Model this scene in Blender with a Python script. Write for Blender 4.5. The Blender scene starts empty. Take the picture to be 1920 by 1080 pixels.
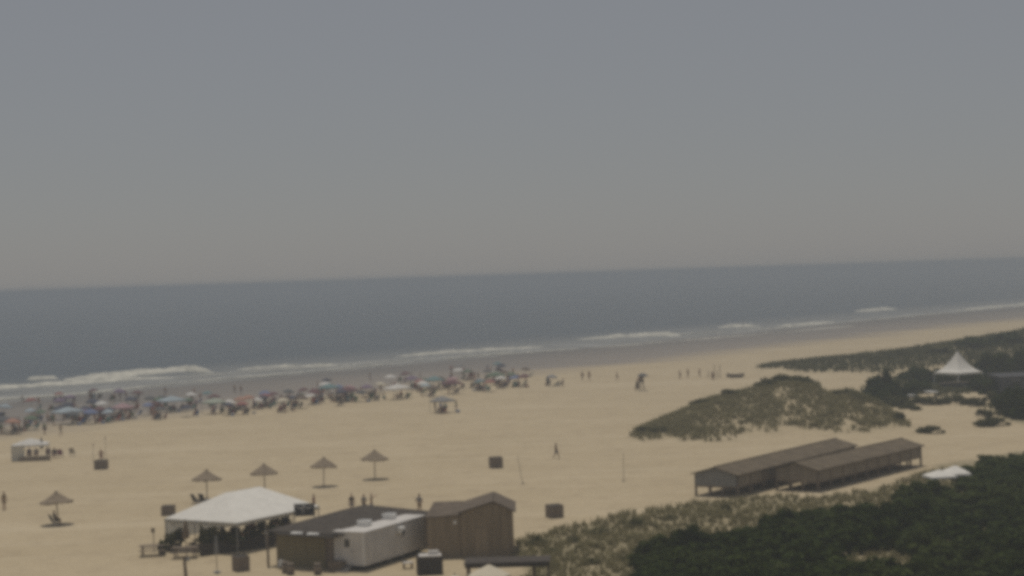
import bpy, math, random
import numpy as np
from mathutils import Vector, Matrix

random.seed(7)
rng = np.random.default_rng(7)
scene = bpy.context.scene
col = scene.collection

# ------------------------------------------------------------------ camera
CAM_H = 20.0
FPX = 3300.0                      # focal length in pixels of the 1920 wide photograph
PITCH = math.atan(23.0 / FPX)     # looking slightly down
ROLL = math.radians(1.88)         # horizon climbs to the right
F = Vector((0, math.cos(PITCH), -math.sin(PITCH)))
R0 = Vector((1, 0, 0))
U0 = R0.cross(F)
R = R0 * math.cos(ROLL) - U0 * math.sin(ROLL)
U = R0 * math.sin(ROLL) + U0 * math.cos(ROLL)
cam_data = bpy.data.cameras.new('camera')
cam = bpy.data.objects.new('camera', cam_data)
col.objects.link(cam)
cam_data.sensor_width = 36.0
cam_data.lens = 36.0 * FPX / 1920.0
cam_data.clip_start = 0.5
cam_data.clip_end = 80000.0
cam.matrix_world = Matrix(((R.x, U.x, -F.x, 0), (R.y, U.y, -F.y, 0), (R.z, U.z, -F.z, CAM_H), (0, 0, 0, 1)))
scene.camera = cam

# ------------------------------------------------------------------ world, sun, exposure
SUN_EL, SUN_AZ = 75.0, -12.0      # azimuth from +Y, positive towards +X
world = bpy.data.worlds.new('World')
scene.world = world
world.use_nodes = True
wn, wl = world.node_tree.nodes, world.node_tree.links
bg = wn['Background']
sky = wn.new('ShaderNodeTexSky')
sky.sky_type = 'NISHITA'
sky.sun_disc = False
sky.sun_elevation = math.radians(SUN_EL)
sky.sun_rotation = math.radians(SUN_AZ)
sky.altitude = 0
sky.air_density = 1.0
sky.dust_density = 0.6
sky.ozone_density = 1.0
hs = wn.new('ShaderNodeHueSaturation')
hs.inputs['Saturation'].default_value = 0.85
hs.inputs['Value'].default_value = 1.0
wl.new(sky.outputs[0], hs.inputs['Color'])
hz_mix = wn.new('ShaderNodeMix'); hz_mix.data_type = 'RGBA'      # milky summer haze spread evenly over the whole sky
hz_mix.inputs[0].default_value = 0.68
hz_mix.inputs[7].default_value = (6.6, 6.55, 6.75, 1)
wl.new(hs.outputs[0], hz_mix.inputs[6])
wl.new(hz_mix.outputs[2], bg.inputs['Color'])
bg.inputs['Strength'].default_value = 0.054

sun_d = bpy.data.lights.new('sun', 'SUN')
sun = bpy.data.objects.new('sun', sun_d)
col.objects.link(sun)
sun_d.energy = 3.0
sun_d.angle = math.radians(1.2)
sun_d.color = (1.0, 0.93, 0.82)
_e, _a = math.radians(SUN_EL), math.radians(SUN_AZ)
sdir = Vector((math.sin(_a) * math.cos(_e), math.cos(_a) * math.cos(_e), math.sin(_e)))
sun.rotation_euler = sdir.to_track_quat('Z', 'Y').to_euler()
sun.location = sdir * 300

vs = scene.view_settings
vs.view_transform = 'Standard'
vs.look = 'None'
vs.gamma = 1.0
vs.use_curve_mapping = False
vs.exposure = -0.46
scene.cycles.filter_width = 4.4   # the webcam's soft lens
scene.cycles.max_bounces = 6
scene.cycles.volume_bounces = 1
scene.cycles.use_denoising = False
HAZE_DENSITY = 0.001
HAZE_COLOR = (0.50, 0.555, 0.62, 1)

# ------------------------------------------------------------------ geometry helpers
CAMP = Vector((0, 0, CAM_H))
def ray(px, py):
    return (F * FPX + R * (px - 960) + U * (540 - py))
def G(px, py, z=0.0):
    """point of the level z that the photograph shows at this pixel"""
    d = ray(px, py)
    t = (z - CAM_H) / d.z
    p = CAMP + d * t
    return Vector((p.x, p.y, z))
def D(px, py, depth):
    d = ray(px, py)
    return CAMP + d * (depth / d.y)
def PXZ(px, depth):
    """ground position under an image column at a depth"""
    py = 517 - (px - 960) * math.tan(ROLL) + CAM_H * FPX / depth
    return D(px, py, depth)

SH = math.radians(54.0)           # heading of the shoreline
SU = Vector((math.cos(SH), math.sin(SH), 0))
SN = Vector((-math.sin(SH), math.cos(SH), 0))    # towards the sea

def lin(c):
    return tuple(((v / 12.92) if v <= 0.04045 else ((v + 0.055) / 1.055) ** 2.4) for v in c)

# ------------------------------------------------------------------ materials
MATS = {}
def mat(name, color, rough=0.8, var=0.15, scale=6.0, bump=0.0, bscale=20.0, metallic=0.0, spec=0.3, sub=None, stretch=(1, 1, 1), tint=None):
    if name in MATS:
        return MATS[name]
    m = bpy.data.materials.new(name)
    m.use_nodes = True
    n, l = m.node_tree.nodes, m.node_tree.links
    b = n['Principled BSDF']
    b.inputs['Roughness'].default_value = rough
    b.inputs['Metallic'].default_value = metallic
    b.inputs['Specular IOR Level'].default_value = spec
    tc = n.new('ShaderNodeTexCoord')
    mp = n.new('ShaderNodeMapping')
    mp.inputs['Scale'].default_value = stretch
    l.new(tc.outputs['Object'], mp.inputs[0])
    nz = n.new('ShaderNodeTexNoise')
    nz.inputs['Scale'].default_value = scale
    nz.inputs['Detail'].default_value = 5
    l.new(mp.outputs[0], nz.inputs['Vector'])
    cr = n.new('ShaderNodeValToRGB')
    cr.color_ramp.elements[0].position = 0.3
    cr.color_ramp.elements[1].position = 0.7
    c0 = [max(0, v * (1 - var)) for v in color]
    c1 = [min(1, v * (1 + var)) for v in (tint or color)]
    cr.color_ramp.elements[0].color = (*c0, 1)
    cr.color_ramp.elements[1].color = (*c1, 1)
    l.new(nz.outputs['Fac'], cr.inputs[0])
    l.new(cr.outputs[0], b.inputs['Base Color'])
    if bump:
        nb = n.new('ShaderNodeTexNoise')
        nb.inputs['Scale'].default_value = bscale
        nb.inputs['Detail'].default_value = 4
        l.new(mp.outputs[0], nb.inputs['Vector'])
        bp = n.new('ShaderNodeBump')
        bp.inputs['Strength'].default_value = bump
        bp.inputs['Distance'].default_value = 0.05
        l.new(nb.outputs['Fac'], bp.inputs['Height'])
        l.new(bp.outputs[0], b.inputs['Normal'])
    if sub:
        b.inputs['Transmission Weight'].default_value = 0.0
    MATS[name] = m
    return m

def leaf_mat(name, c0, c1, transl=0.25):
    if name in MATS:
        return MATS[name]
    m = bpy.data.materials.new(name)
    m.use_nodes = True
    n, l = m.node_tree.nodes, m.node_tree.links
    b = n['Principled BSDF']
    b.inputs['Roughness'].default_value = 0.7
    b.inputs['Specular IOR Level'].default_value = 0.06
    g = n.new('ShaderNodeNewGeometry')
    oi = n.new('ShaderNodeObjectInfo')
    mx = n.new('ShaderNodeMix'); mx.data_type = 'RGBA'
    mx.inputs[6].default_value = (*c0, 1)
    mx.inputs[7].default_value = (*c1, 1)
    ad = n.new('ShaderNodeMath'); ad.operation = 'MULTIPLY_ADD'
    ad.inputs[1].default_value = 0.6
    l.new(g.outputs['Random Per Island'], ad.inputs[0])
    m2 = n.new('ShaderNodeMath'); m2.operation = 'MULTIPLY'; m2.inputs[1].default_value = 0.4
    l.new(oi.outputs['Random'], m2.inputs[0])
    l.new(m2.outputs[0], ad.inputs[2])
    l.new(ad.outputs[0], mx.inputs[0])
    l.new(mx.outputs[2], b.inputs['Base Color'])
    tr = n.new('ShaderNodeBsdfTranslucent')
    l.new(mx.outputs[2], tr.inputs['Color'])
    ms = n.new('ShaderNodeMixShader'); ms.inputs[0].default_value = transl
    l.new(b.outputs[0], ms.inputs[1]); l.new(tr.outputs[0], ms.inputs[2])
    l.new(ms.outputs[0], n['Material Output'].inputs['Surface'])
    MATS[name] = m
    return m

def canvas(name, color, transl=0.25, var=0.06):
    """thin cloth that lets some light through"""
    if name in MATS:
        return MATS[name]
    m = mat(name, color, 0.75, var, 1.5)
    n, l = m.node_tree.nodes, m.node_tree.links
    b = n['Principled BSDF']
    tr = n.new('ShaderNodeBsdfTranslucent')
    tr.inputs['Color'].default_value = (*color, 1)
    ms = n.new('ShaderNodeMixShader'); ms.inputs[0].default_value = transl
    l.new(b.outputs[0], ms.inputs[1]); l.new(tr.outputs[0], ms.inputs[2])
    l.new(ms.outputs[0], n['Material Output'].inputs['Surface'])
    return m

# ------------------------------------------------------------------ mesh builder
class MB:
    def __init__(s):
        s.v, s.f = [], []
    def add(s, vs_, fs_):
        o = len(s.v)
        s.v += [tuple(v) for v in vs_]
        s.f += [tuple(i + o for i in f) for f in fs_]
        return s
    def box(s, c, d, rz=0.0, rx=0.0, ry=0.0):
        M = Matrix.Rotation(rz, 3, 'Z') @ Matrix.Rotation(ry, 3, 'Y') @ Matrix.Rotation(rx, 3, 'X')
        c = Vector(c)
        vs_ = [c + M @ Vector((sx * d[0] / 2, sy * d[1] / 2, sz * d[2] / 2)) for sx in (-1, 1) for sy in (-1, 1) for sz in (-1, 1)]
        return s.add(vs_, [(0, 1, 3, 2), (4, 6, 7, 5), (0, 4, 5, 1), (2, 3, 7, 6), (0, 2, 6, 4), (1, 5, 7, 3)])
    def tube(s, p0, p1, r0, r1=None, n=8, cap=True):
        p0, p1 = Vector(p0), Vector(p1)
        r1 = r0 if r1 is None else r1
        z = (p1 - p0).normalized()
        x = z.orthogonal().normalized(); y = z.cross(x)
        vs_ = []
        for p, r in ((p0, r0), (p1, r1)):
            for i in range(n):
                a = 2 * math.pi * i / n
                vs_.append(p + (x * math.cos(a) + y * math.sin(a)) * r)
        fs_ = [(i, (i + 1) % n, n + (i + 1) % n, n + i) for i in range(n)]
        if cap:
            fs_ += [tuple(range(n - 1, -1, -1)), tuple(range(n, 2 * n))]
        return s.add(vs_, fs_)
    def slab(s, quad, t):
        """thin plate: polygon extruded by t along its normal (downwards from the given face)"""
        q = [Vector(p) for p in quad]
        nrm = (q[1] - q[0]).cross(q[2] - q[0]).normalized()
        k = len(q)
        vs_ = q + [p - nrm * t for p in q]
        fs_ = [tuple(range(k)), tuple(range(2 * k - 1, k - 1, -1))] + [(i, k + i, k + (i + 1) % k, (i + 1) % k) for i in range(k)]
        return s.add(vs_, fs_)
    def lathe(s, prof, n=16, jag=None):
        vs_, fs_ = [], []
        for r, z in prof:
            for i in range(n):
                a = 2 * math.pi * i / n
                k = jag(i, r, z) if jag else (r, z)
                vs_.append((math.cos(a) * k[0], math.sin(a) * k[0], k[1]))
        for j in range(len(prof) - 1):
            for i in range(n):
                fs_.append((j * n + i, j * n + (i + 1) % n, (j + 1) * n + (i + 1) % n, (j + 1) * n + i))
        return s.add(vs_, fs_)
    def mesh(s, name, material=None, smooth=False):
        me = bpy.data.meshes.new(name)
        me.from_pydata(s.v, [], s.f)
        me.update()
        if material:
            me.materials.append(material)
        if smooth:
            me.polygons.foreach_set('use_smooth', [True] * len(me.polygons))
        return me
    def build(s, name, material, parent=None, smooth=False, bevel=0.0):
        o = bpy.data.objects.new(name, s.mesh(name, material, smooth))
        col.objects.link(o)
        if parent is not None:
            o.parent = parent
        if bevel:
            b = o.modifiers.new('bevel', 'BEVEL'); b.width = bevel; b.segments = 2; b.limit_method = 'ANGLE'
        return o

def tag(o, label, cat, group=None, kind=None):
    o['label'] = label
    o['category'] = cat
    if group: o['group'] = group
    if kind: o['kind'] = kind
    return o
def thing(name, label, cat, loc=(0, 0, 0), rz=0.0, group=None):
    o = bpy.data.objects.new(name, None)
    o.empty_display_size = 0.3
    col.objects.link(o)
    o.location = loc
    o.rotation_euler = (0, 0, rz)
    return tag(o, label, cat, group)
def copy_tree(o, parent=None):
    c = o.copy()
    col.objects.link(c)
    c.parent = parent
    for ch in list(o.children):
        copy_tree(ch, c)
    return c
def objmat(o, m):
    o.material_slots[0].link = 'OBJECT'
    o.material_slots[0].material = m
def child(o, name):
    for c in o.children:
        if c.name.split('.')[0] == name:
            return c
PROTO = []
def remove_tree(o):
    for c in list(o.children):
        remove_tree(c)
    bpy.data.objects.remove(o)

# ------------------------------------------------------------------ terrain
def ridge_pts(lst):
    out = []
    for px, py, d in lst:
        p = D(px, py, d)
        out.append((p.x, p.y, max(p.z, 0.0)))
    return np.array(out)
DUNE = ridge_pts([(1165, 826, 210), (1210, 803, 216), (1265, 778, 222), (1330, 752, 230), (1400, 733, 236), (1432, 727, 240), (1450, 719, 241), (1478, 715, 242),
                  (1515, 719, 242), (1545, 739, 240), (1590, 734, 238), (1635, 752, 233), (1665, 775, 228), (1692, 806, 220)])
FAR = ridge_pts([(1390, 697, 342), (1470, 682, 346), (1560, 673, 350), (1700, 657, 358), (1800, 642, 364), (1920, 623, 370), (2150, 585, 380), (2400, 545, 390)])

def vnoise(x, y, seed=0):
    xi, yi = np.floor(x).astype(np.int64), np.floor(y).astype(np.int64)
    xf, yf = x - xi, y - yi
    def h(a, b):
        k = (a * 374761393 + b * 668265263 + seed * 974711) & 0xFFFFFFFF
        k = ((k ^ (k >> 13)) * 1274126177) & 0xFFFFFFFF
        return ((k ^ (k >> 16)) & 0xFFFF) / 65535.0
    u, v = xf * xf * (3 - 2 * xf), yf * yf * (3 - 2 * yf)
    return (h(xi, yi) * (1 - u) + h(xi + 1, yi) * u) * (1 - v) + (h(xi, yi + 1) * (1 - u) + h(xi + 1, yi + 1) * u) * v
def fbm(x, y, seed=0, oct_=4):
    s, a, t = 0.0, 0.5, 0.0
    for i in range(oct_):
        s = s + a * vnoise(x * 2 ** i, y * 2 ** i, seed + i * 17); t += a; a *= 0.5
    return s / t
def sstep(a, b, x):
    t = np.clip((x - a) / (b - a), 0, 1)
    return t * t * (3 - 2 * t)

def ridge(x, y, pts, sea, land):
    """height of a dune whose crest follows pts (ordered by x); sea / land give the reach on the two sides"""
    yr = np.interp(x, pts[:, 0], pts[:, 1]); zr = np.interp(x, pts[:, 0], pts[:, 2], left=0.0)
    side = y - yr
    w = np.where(side > 0, sea(yr, zr), land(yr, zr))
    return zr * (1 - sstep(0.0, 1.0, np.abs(side) / np.maximum(w, 0.5)))
def dune_h(x, y):
    return ridge(x, y, DUNE, lambda yr, zr: 6 + 3.5 * zr, lambda yr, zr: yr - 197 + 3 * np.sin(x * 0.35))
def far_h(x, y):
    return ridge(x, y, FAR, lambda yr, zr: 8 + 4 * zr, lambda yr, zr: 45 + 3 * zr)
def in_poly(x, y, poly):
    inside = np.zeros(x.shape, bool)
    n = len(poly)
    for i in range(n):
        x0, y0 = poly[i]; x1, y1 = poly[(i + 1) % n]
        c = ((y0 > y) != (y1 > y)) & (x < (x1 - x0) * (y - y0) / ((y1 - y0) if y1 != y0 else 1e-9) + x0)
        inside ^= c
    return inside
def wpoly(lst):
    return [(G(px, py).x, G(px, py).y) for px, py in lst]
FORE = wpoly([(955, 1040), (975, 1010), (1040, 995), (1110, 984), (1190, 968), (1300, 946), (1400, 937), (1520, 931), (1640, 925), (1800, 866),
              (1930, 845), (2100, 830), (2200, 1300), (900, 1300), (930, 1110), (1000, 1075)])
RIGHT = wpoly([(1600, 742), (1700, 745), (1840, 752), (1870, 790), (2100, 800), (2300, 690), (1700, 705), (1660, 712)])

def height(x, y):
    n = x * SN.x + y * SN.y
    z = 0.10 * (fbm(x / 14, y / 14, 3) - 0.5) * sstep(235, 190, n)
    z = z + 0.05 * (fbm(x / 3.1, y / 3.1, 9) - 0.5) * sstep(215, 180, n)
    z = z - 0.95 * sstep(195, 330, n) - 1.2 * sstep(300, 420, n)
    d = dune_h(x, y)
    lump = fbm(x / 5.0, y / 5.0, 21)
    d = d * (0.86 + 0.28 * lump) 
    f = far_h(x, y) * (0.85 + 0.3 * fbm(x / 9.0, y / 9.0, 31))
    z = z + np.maximum(d, f)
    fore = in_poly(x, y, FORE)
    z = z + np.where(fore, 0.75 * np.clip(fbm(x / 7.0, y / 7.0, 41) - 0.34, 0, 1), 0)
    return z
def hz(x, y):
    return float(height(np.array([float(x)]), np.array([float(y)]))[0])

def veg(x, y):
    """0..1 cover of dune grass"""
    d = dune_h(x, y)
    nz1 = fbm(x / 4.2, y / 9.0, 51); nz2 = fbm(x / 1.6, y / 1.6, 57)
    crest = d / np.maximum(np.interp(x, DUNE[:, 0], DUNE[:, 2], left=0.0), 0.3)
    nz3 = fbm(x / 2.2, y / 7.0, 63)
    nz4 = fbm(x / 1.1, y / 2.6, 67)
    v = sstep(0.26, 0.66, 0.54 * crest + 0.55 * nz1 + 0.9 * (nz3 - 0.5) + 0.7 * (nz4 - 0.5) + 0.3 * (nz2 - 0.5)) * sstep(0.25, 0.8, d) * 0.85
    # the seaward left shoulder is dense, the foot towards the camera bare
    left = sstep(30, 19, x) * sstep(0.15, 0.7, d + (nz2 - 0.5) * 0.8) * (y > 201)
    v = np.maximum(v, left)
    f = far_h(x, y)
    v = np.maximum(v, sstep(0.25, 1.0, f + (nz1 - 0.5) * 1.1))
    fo = in_poly(x + (nz2 - 0.5) * 2.5, y + (nz1 - 0.5) * 9, FORE)
    v = np.maximum(v, np.where(fo, sstep(0.12, 0.5, 0.55 * nz1 + 0.45 * nz2) * 0.95, 0))
    rg = in_poly(x + (nz2 - 0.5) * 5, y + (nz1 - 0.5) * 22, RIGHT)
    v = np.maximum(v, np.where(rg, sstep(0.35, 0.6, nz1), 0))
    return v

def axis_vals(segs):
    out = []
    for a, b, st in segs:
        out += list(np.arange(a, b, st))
    out.append(segs[-1][1])
    return np.array(out)
sv = axis_vals([(-18000, -600, 900), (-600, 0, 30), (0, 60, 4), (60, 470, 1.1), (470, 900, 8), (900, 3000, 70), (3000, 18000, 1000)])
nv = axis_vals([(-18000, -600, 900), (-600, -120, 30), (-120, -20, 5), (-20, 165, 1.0), (165, 345, 2.5), (345, 420, 15)])
S_, N_ = np.meshgrid(sv, nv, indexing='ij')
X = S_ * SU.x + N_ * SN.x
Y = S_ * SU.y + N_ * SN.y
Z = height(X.ravel(), Y.ravel()).reshape(X.shape)
V_ = veg(X.ravel(), Y.ravel())
ns, nn = X.shape
me = bpy.data.meshes.new('beach')
verts = np.stack([X.ravel(), Y.ravel(), Z.ravel()], 1)
idx = np.arange(ns * nn).reshape(ns, nn)
quads = np.stack([idx[:-1, :-1], idx[1:, :-1], idx[1:, 1:], idx[:-1, 1:]], -1).reshape(-1, 4)
me.from_pydata(verts.tolist(), [], quads.tolist())
me.polygons.foreach_set('use_smooth', [True] * len(me.polygons))
at = me.attributes.new('cover', 'FLOAT', 'POINT')
at.data.foreach_set('value', V_.astype(np.float32))
at = me.attributes.new('seaward', 'FLOAT', 'POINT')
at.data.foreach_set('value', N_.ravel().astype(np.float32))
me.update()
beach = bpy.data.objects.new('beach', me)
col.objects.link(beach)
beach['kind'] = 'structure'
beach['label'] = 'wide pale sand beach with dunes, wet and grey towards the water'

def sand_material():
    m = bpy.data.materials.new('sand')
    m.use_nodes = True
    n, l = m.node_tree.nodes, m.node_tree.links
    b = n['Principled BSDF']
    tc = n.new('ShaderNodeTexCoord')
    def noise(scale, detail=5, stretch=None, rough=0.55):
        z = n.new('ShaderNodeTexNoise'); z.inputs['Scale'].default_value = scale; z.inputs['Detail'].default_value = detail
        z.inputs['Roughness'].default_value = rough
        if stretch:
            mp = n.new('ShaderNodeMapping'); mp.inputs['Scale'].default_value = stretch; mp.inputs['Rotation'].default_value = (0, 0, -SH)
            l.new(tc.outputs['Object'], mp.inputs[0]); l.new(mp.outputs[0], z.inputs['Vector'])
        else:
            l.new(tc.outputs['Object'], z.inputs['Vector'])
        return z
    def mix(fac, a, b_):
        x = n.new('ShaderNodeMix'); x.data_type = 'RGBA'
        for s_, v in ((0, fac), (6, a), (7, b_)):
            if hasattr(v, 'links'): l.new(v, x.inputs[s_])
            else: x.inputs[s_].default_value = v
        return x.outputs[2]
    def rng_(v, a, b_, c=0.0, d=1.0):
        r = n.new('ShaderNodeMapRange'); r.inputs[1].default_value = a; r.inputs[2].default_value = b_
        r.inputs[3].default_value = c; r.inputs[4].default_value = d
        l.new(v, r.inputs[0]); return r.outputs[0]
    def math_(op, a, b_):
        x = n.new('ShaderNodeMath'); x.operation = op
        for s_, v in ((0, a), (1, b_)):
            if hasattr(v, 'links'): l.new(v, x.inputs[s_])
            else: x.inputs[s_].default_value = v
        return x.outputs[0]
    n1 = noise(0.09, 6); n2 = noise(1.1, 8, None, 0.7); n3 = noise(0.05, 5, (0.25, 1.6, 1.0))
    base = mix(rng_(n1.outputs['Fac'], 0.3, 0.7), (0.44, 0.36, 0.235, 1), (0.50, 0.415, 0.28, 1))
    base = mix(math_('MULTIPLY', rng_(n2.outputs['Fac'], 0.35, 0.7), 0.5), base, (0.36, 0.29, 0.185, 1))
    n4 = noise(0.32, 7, None, 0.75)
    base = mix(math_('MULTIPLY', rng_(n4.outputs['Fac'], 0.5, 0.68), 0.6), base, (0.31, 0.245, 0.16, 1))
    n5 = noise(0.22, 6, (0.12, 1.5, 1.0), 0.7)
    base = mix(math_('MULTIPLY', rng_(n5.outputs['Fac'], 0.52, 0.66), 0.4), base, (0.55, 0.47, 0.335, 1))
    n6 = noise(3.2, 4, None, 0.8)
    base = mix(math_('MULTIPLY', rng_(n6.outputs['Fac'], 0.5, 0.7), 0.45), base, (0.27, 0.215, 0.14, 1))
    base = mix(math_('MULTIPLY', rng_(n3.outputs['Fac'], 0.55, 0.72), 0.45), base, (0.52, 0.44, 0.31, 1))
    # wet sand near the water
    an = n.new('ShaderNodeAttribute'); an.attribute_name = 'seaward'
    nw = noise(0.03, 4, (0.15, 1.0, 1.0))
    sea = math_('ADD', an.outputs['Fac'], rng_(nw.outputs['Fac'], 0.3, 0.7, -9, 9))
    wet = rng_(sea, 196, 218)
    base = mix(wet, base, (0.225, 0.19, 0.155, 1))
    wetter = rng_(sea, 222, 262)
    base = mix(wetter, base, (0.13, 0.115, 0.10, 1))
    # leaf litter and low plants under the dune grass
    av = n.new('ShaderNodeAttribute'); av.attribute_name = 'cover'
    nv_ = noise(0.9, 6, None, 0.65)
    cov = math_('MULTIPLY', av.outputs['Fac'], rng_(nv_.outputs['Fac'], 0.3, 0.6, 0.55, 0.95))
    base = mix(cov, base, (0.235, 0.205, 0.125, 1))
    l.new(base, b.inputs['Base Color'])
    ro = n.new('ShaderNodeMapRange'); ro.inputs[1].default_value = 0; ro.inputs[2].default_value = 1
    ro.inputs[3].default_value = 0.95; ro.inputs[4].default_value = 0.45
    l.new(wet, ro.inputs[0]); l.new(ro.outputs[0], b.inputs['Roughness'])
    b.inputs['Specular IOR Level'].default_value = 0.25
    bp = n.new('ShaderNodeBump'); bp.inputs['Distance'].default_value = 0.12
    nb = noise(1.6, 8, None, 0.65)
    l.new(math_('MULTIPLY', nb.outputs['Fac'], 1.3), bp.inputs['Height'])
    st = n.new('ShaderNodeMapRange'); st.inputs[3].default_value = 0.55; st.inputs[4].default_value = 0.05
    l.new(wet, st.inputs[0]); l.new(st.outputs[0], bp.inputs['Strength'])
    l.new(bp.outputs[0], b.inputs['Normal'])
    return m
me.materials.append(sand_material())

# ------------------------------------------------------------------ sea
SEA_Z = -0.55
def sea_material():
    m = bpy.data.materials.new('sea_water')
    m.use_nodes = True
    n, l = m.node_tree.nodes, m.node_tree.links
    b = n['Principled BSDF']
    b.inputs['Roughness'].default_value = 0.22
    b.inputs['IOR'].default_value = 1.33
    tc = n.new('ShaderNodeTexCoord')
    mp = n.new('ShaderNodeMapping'); mp.inputs['Rotation'].default_value = (0, 0, -SH); mp.inputs['Scale'].default_value = (0.35, 1.0, 1.0)
    l.new(tc.outputs['Object'], mp.inputs[0])
    nz = n.new('ShaderNodeTexNoise'); nz.inputs['Scale'].default_value = 0.012; nz.inputs['Detail'].default_value = 6
    l.new(mp.outputs[0], nz.inputs['Vector'])
    cr = n.new('ShaderNodeValToRGB')
    cr.color_ramp.elements[0].position = 0.3; cr.color_ramp.elements[0].color = (0.014, 0.033, 0.050, 1)
    cr.color_ramp.elements[1].position = 0.7; cr.color_ramp.elements[1].color = (0.020, 0.042, 0.061, 1)
    l.new(nz.outputs['Fac'], cr.inputs[0])
    # sandy shallows
    at_ = n.new('ShaderNodeAttribute'); at_.attribute_name = 'seaward'
    mr = n.new('ShaderNodeMapRange'); mr.inputs[1].default_value = 262; mr.inputs[2].default_value = 345
    mr.inputs[3].default_value = 1; mr.inputs[4].default_value = 0
    l.new(at_.outputs['Fac'], mr.inputs[0])
    mx = n.new('ShaderNodeMix'); mx.data_type = 'RGBA'
    l.new(mr.outputs[0], mx.inputs[0]); l.new(cr.outputs[0], mx.inputs[6]); mx.inputs[7].default_value = (0.20, 0.19, 0.16, 1)
    # scattered foam near the beach
    nf = n.new('ShaderNodeTexNoise'); nf.inputs['Scale'].default_value = 0.16; nf.inputs['Detail'].default_value = 9; nf.inputs['Roughness'].default_value = 0.7
    l.new(mp.outputs[0], nf.inputs['Vector'])
    th = n.new('ShaderNodeMapRange'); th.inputs[1].default_value = 0.46; th.inputs[2].default_value = 0.66
    l.new(nf.outputs['Fac'], th.inputs[0])
    mu = n.new('ShaderNodeMath'); mu.operation = 'MULTIPLY'
    mr2 = n.new('ShaderNodeMapRange'); mr2.inputs[1].default_value = 275; mr2.inputs[2].default_value = 328; mr2.inputs[3].default_value = 0.85; mr2.inputs[4].default_value = 0
    l.new(at_.outputs['Fac'], mr2.inputs[0])
    l.new(th.outputs[0], mu.inputs[0]); l.new(mr2.outputs[0], mu.inputs[1])
    mx2 = n.new('ShaderNodeMix'); mx2.data_type = 'RGBA'
    l.new(mu.outputs[0], mx2.inputs[0]); l.new(mx.outputs[2], mx2.inputs[6]); mx2.inputs[7].default_value = (0.5, 0.49, 0.45, 1)
    l.new(mx2.outputs[2], b.inputs['Base Color'])
    w1 = n.new('ShaderNodeTexNoise'); w1.inputs['Scale'].default_value = 0.16; w1.inputs['Detail'].default_value = 8; w1.inputs['Roughness'].default_value = 0.6
    l.new(mp.outputs[0], w1.inputs['Vector'])
    bp = n.new('ShaderNodeBump'); bp.inputs['Strength'].default_value = 1.0; bp.inputs['Distance'].default_value = 1.6
    l.new(w1.outputs['Fac'], bp.inputs['Height'])
    l.new(bp.outputs[0], b.inputs['Normal'])
    return m
ss = axis_vals([(-18000, -800, 800), (-800, 0, 25), (0, 900, 4), (900, 2000, 50), (2000, 18000, 800)])
sn = axis_vals([(252, 345, 1.5), (345, 700, 12), (700, 2000, 100), (2000, 18000, 800)])
S2, N2 = np.meshgrid(ss, sn, indexing='ij')
X2 = S2 * SU.x + N2 * SN.x; Y2 = S2 * SU.y + N2 * SN.y
near = sstep(900, 320, N2)
Z2 = SEA_Z + near * (0.35 * (fbm(S2.ravel() / 45, N2.ravel() / 13, 71).reshape(S2.shape) - 0.5)) * sstep(262, 290, N2)
sme = bpy.data.meshes.new('sea')
a, b_ = X2.shape
idx = np.arange(a * b_).reshape(a, b_)
quads = np.stack([idx[:-1, :-1], idx[1:, :-1], idx[1:, 1:], idx[:-1, 1:]], -1).reshape(-1, 4)
sme.from_pydata(np.stack([X2.ravel(), Y2.ravel(), Z2.ravel()], 1).tolist(), [], quads.tolist())
sme.polygons.foreach_set('use_smooth', [True] * len(sme.polygons))
at = sme.attributes.new('seaward', 'FLOAT', 'POINT'); at.data.foreach_set('value', N2.ravel().astype(np.float32))
sme.materials.append(sea_material())
sme.update()
sea = bpy.data.objects.new('sea', sme); col.objects.link(sea); sea['kind'] = 'structure'
sea['label'] = 'grey blue sea fading into the hazy horizon'

foam_m = mat('sea_foam', (0.34, 0.34, 0.31), 0.9, 0.1, 0.35, bump=0.8, bscale=1.2, tint=(0.62, 0.60, 0.52))
def wave(name, pts, hgt, depth, label, seed=0, group='breaking waves along the shore'):
    """a breaker: a bumpy ridge of white water along a polyline of image points on the sea"""
    P = [G(px, py, SEA_Z) for px, py in pts]
    # resample
    path = []
    for i in range(len(P) - 1):
        L = (P[i + 1] - P[i]).length
        k = max(2, int(L / 0.9))
        path += [P[i].lerp(P[i + 1], j / k) for j in range(k)]
    path.append(P[-1])
    m = MB(); n = len(path); prof = 7
    vs_ = []
    for i, p in enumerate(path):
        t = i / (n - 1)
        env = min(1.0, 5 * t, 5 * (1 - t)) ** 0.7
        jit = float(fbm(np.array([i * 0.21]), np.array([seed * 3.7]), seed)[0])
        jit2 = float(fbm(np.array([i * 0.07]), np.array([seed * 9.1]), seed + 5)[0])
        h = hgt * env * (0.35 + 1.3 * jit); w = depth * (0.3 + 0.7 * env) * (0.5 + 1.0 * jit2)
        for j in range(prof):
            f = j / (prof - 1)
            z = h * math.sin(math.pi * f) ** 0.8 * (1.0 if f > 0.35 else 0.7)
            q = p + SN * (f - 0.6) * w + SN * (jit - 0.5) * 1.2
            vs_.append((q.x, q.y, SEA_Z - 0.06 + z + 0.12 * (j not in (0, prof - 1)) * random.random() * h))
    fs_ = [(i * prof + j, (i + 1) * prof + j, (i + 1) * prof + j + 1, i * prof + j + 1) for i in range(n - 1) for j in range(prof - 1)]
    m.add(vs_, fs_)
    o = m.build(name, foam_m, smooth=True)
    tag(o, label, 'wave', group)
    return o
wave('breaking_wave', [(120, 712), (190, 706), (260, 701), (320, 695), (345, 693), (395, 699)], 1.0, 9, 'long white breaker rolling in behind the left end of the crowd', 1)
wave('breaking_wave', [(52, 712), (80, 710), (108, 709)], 0.7, 4, 'short white crest at far left, seaward of the long breaker', 2)
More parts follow.
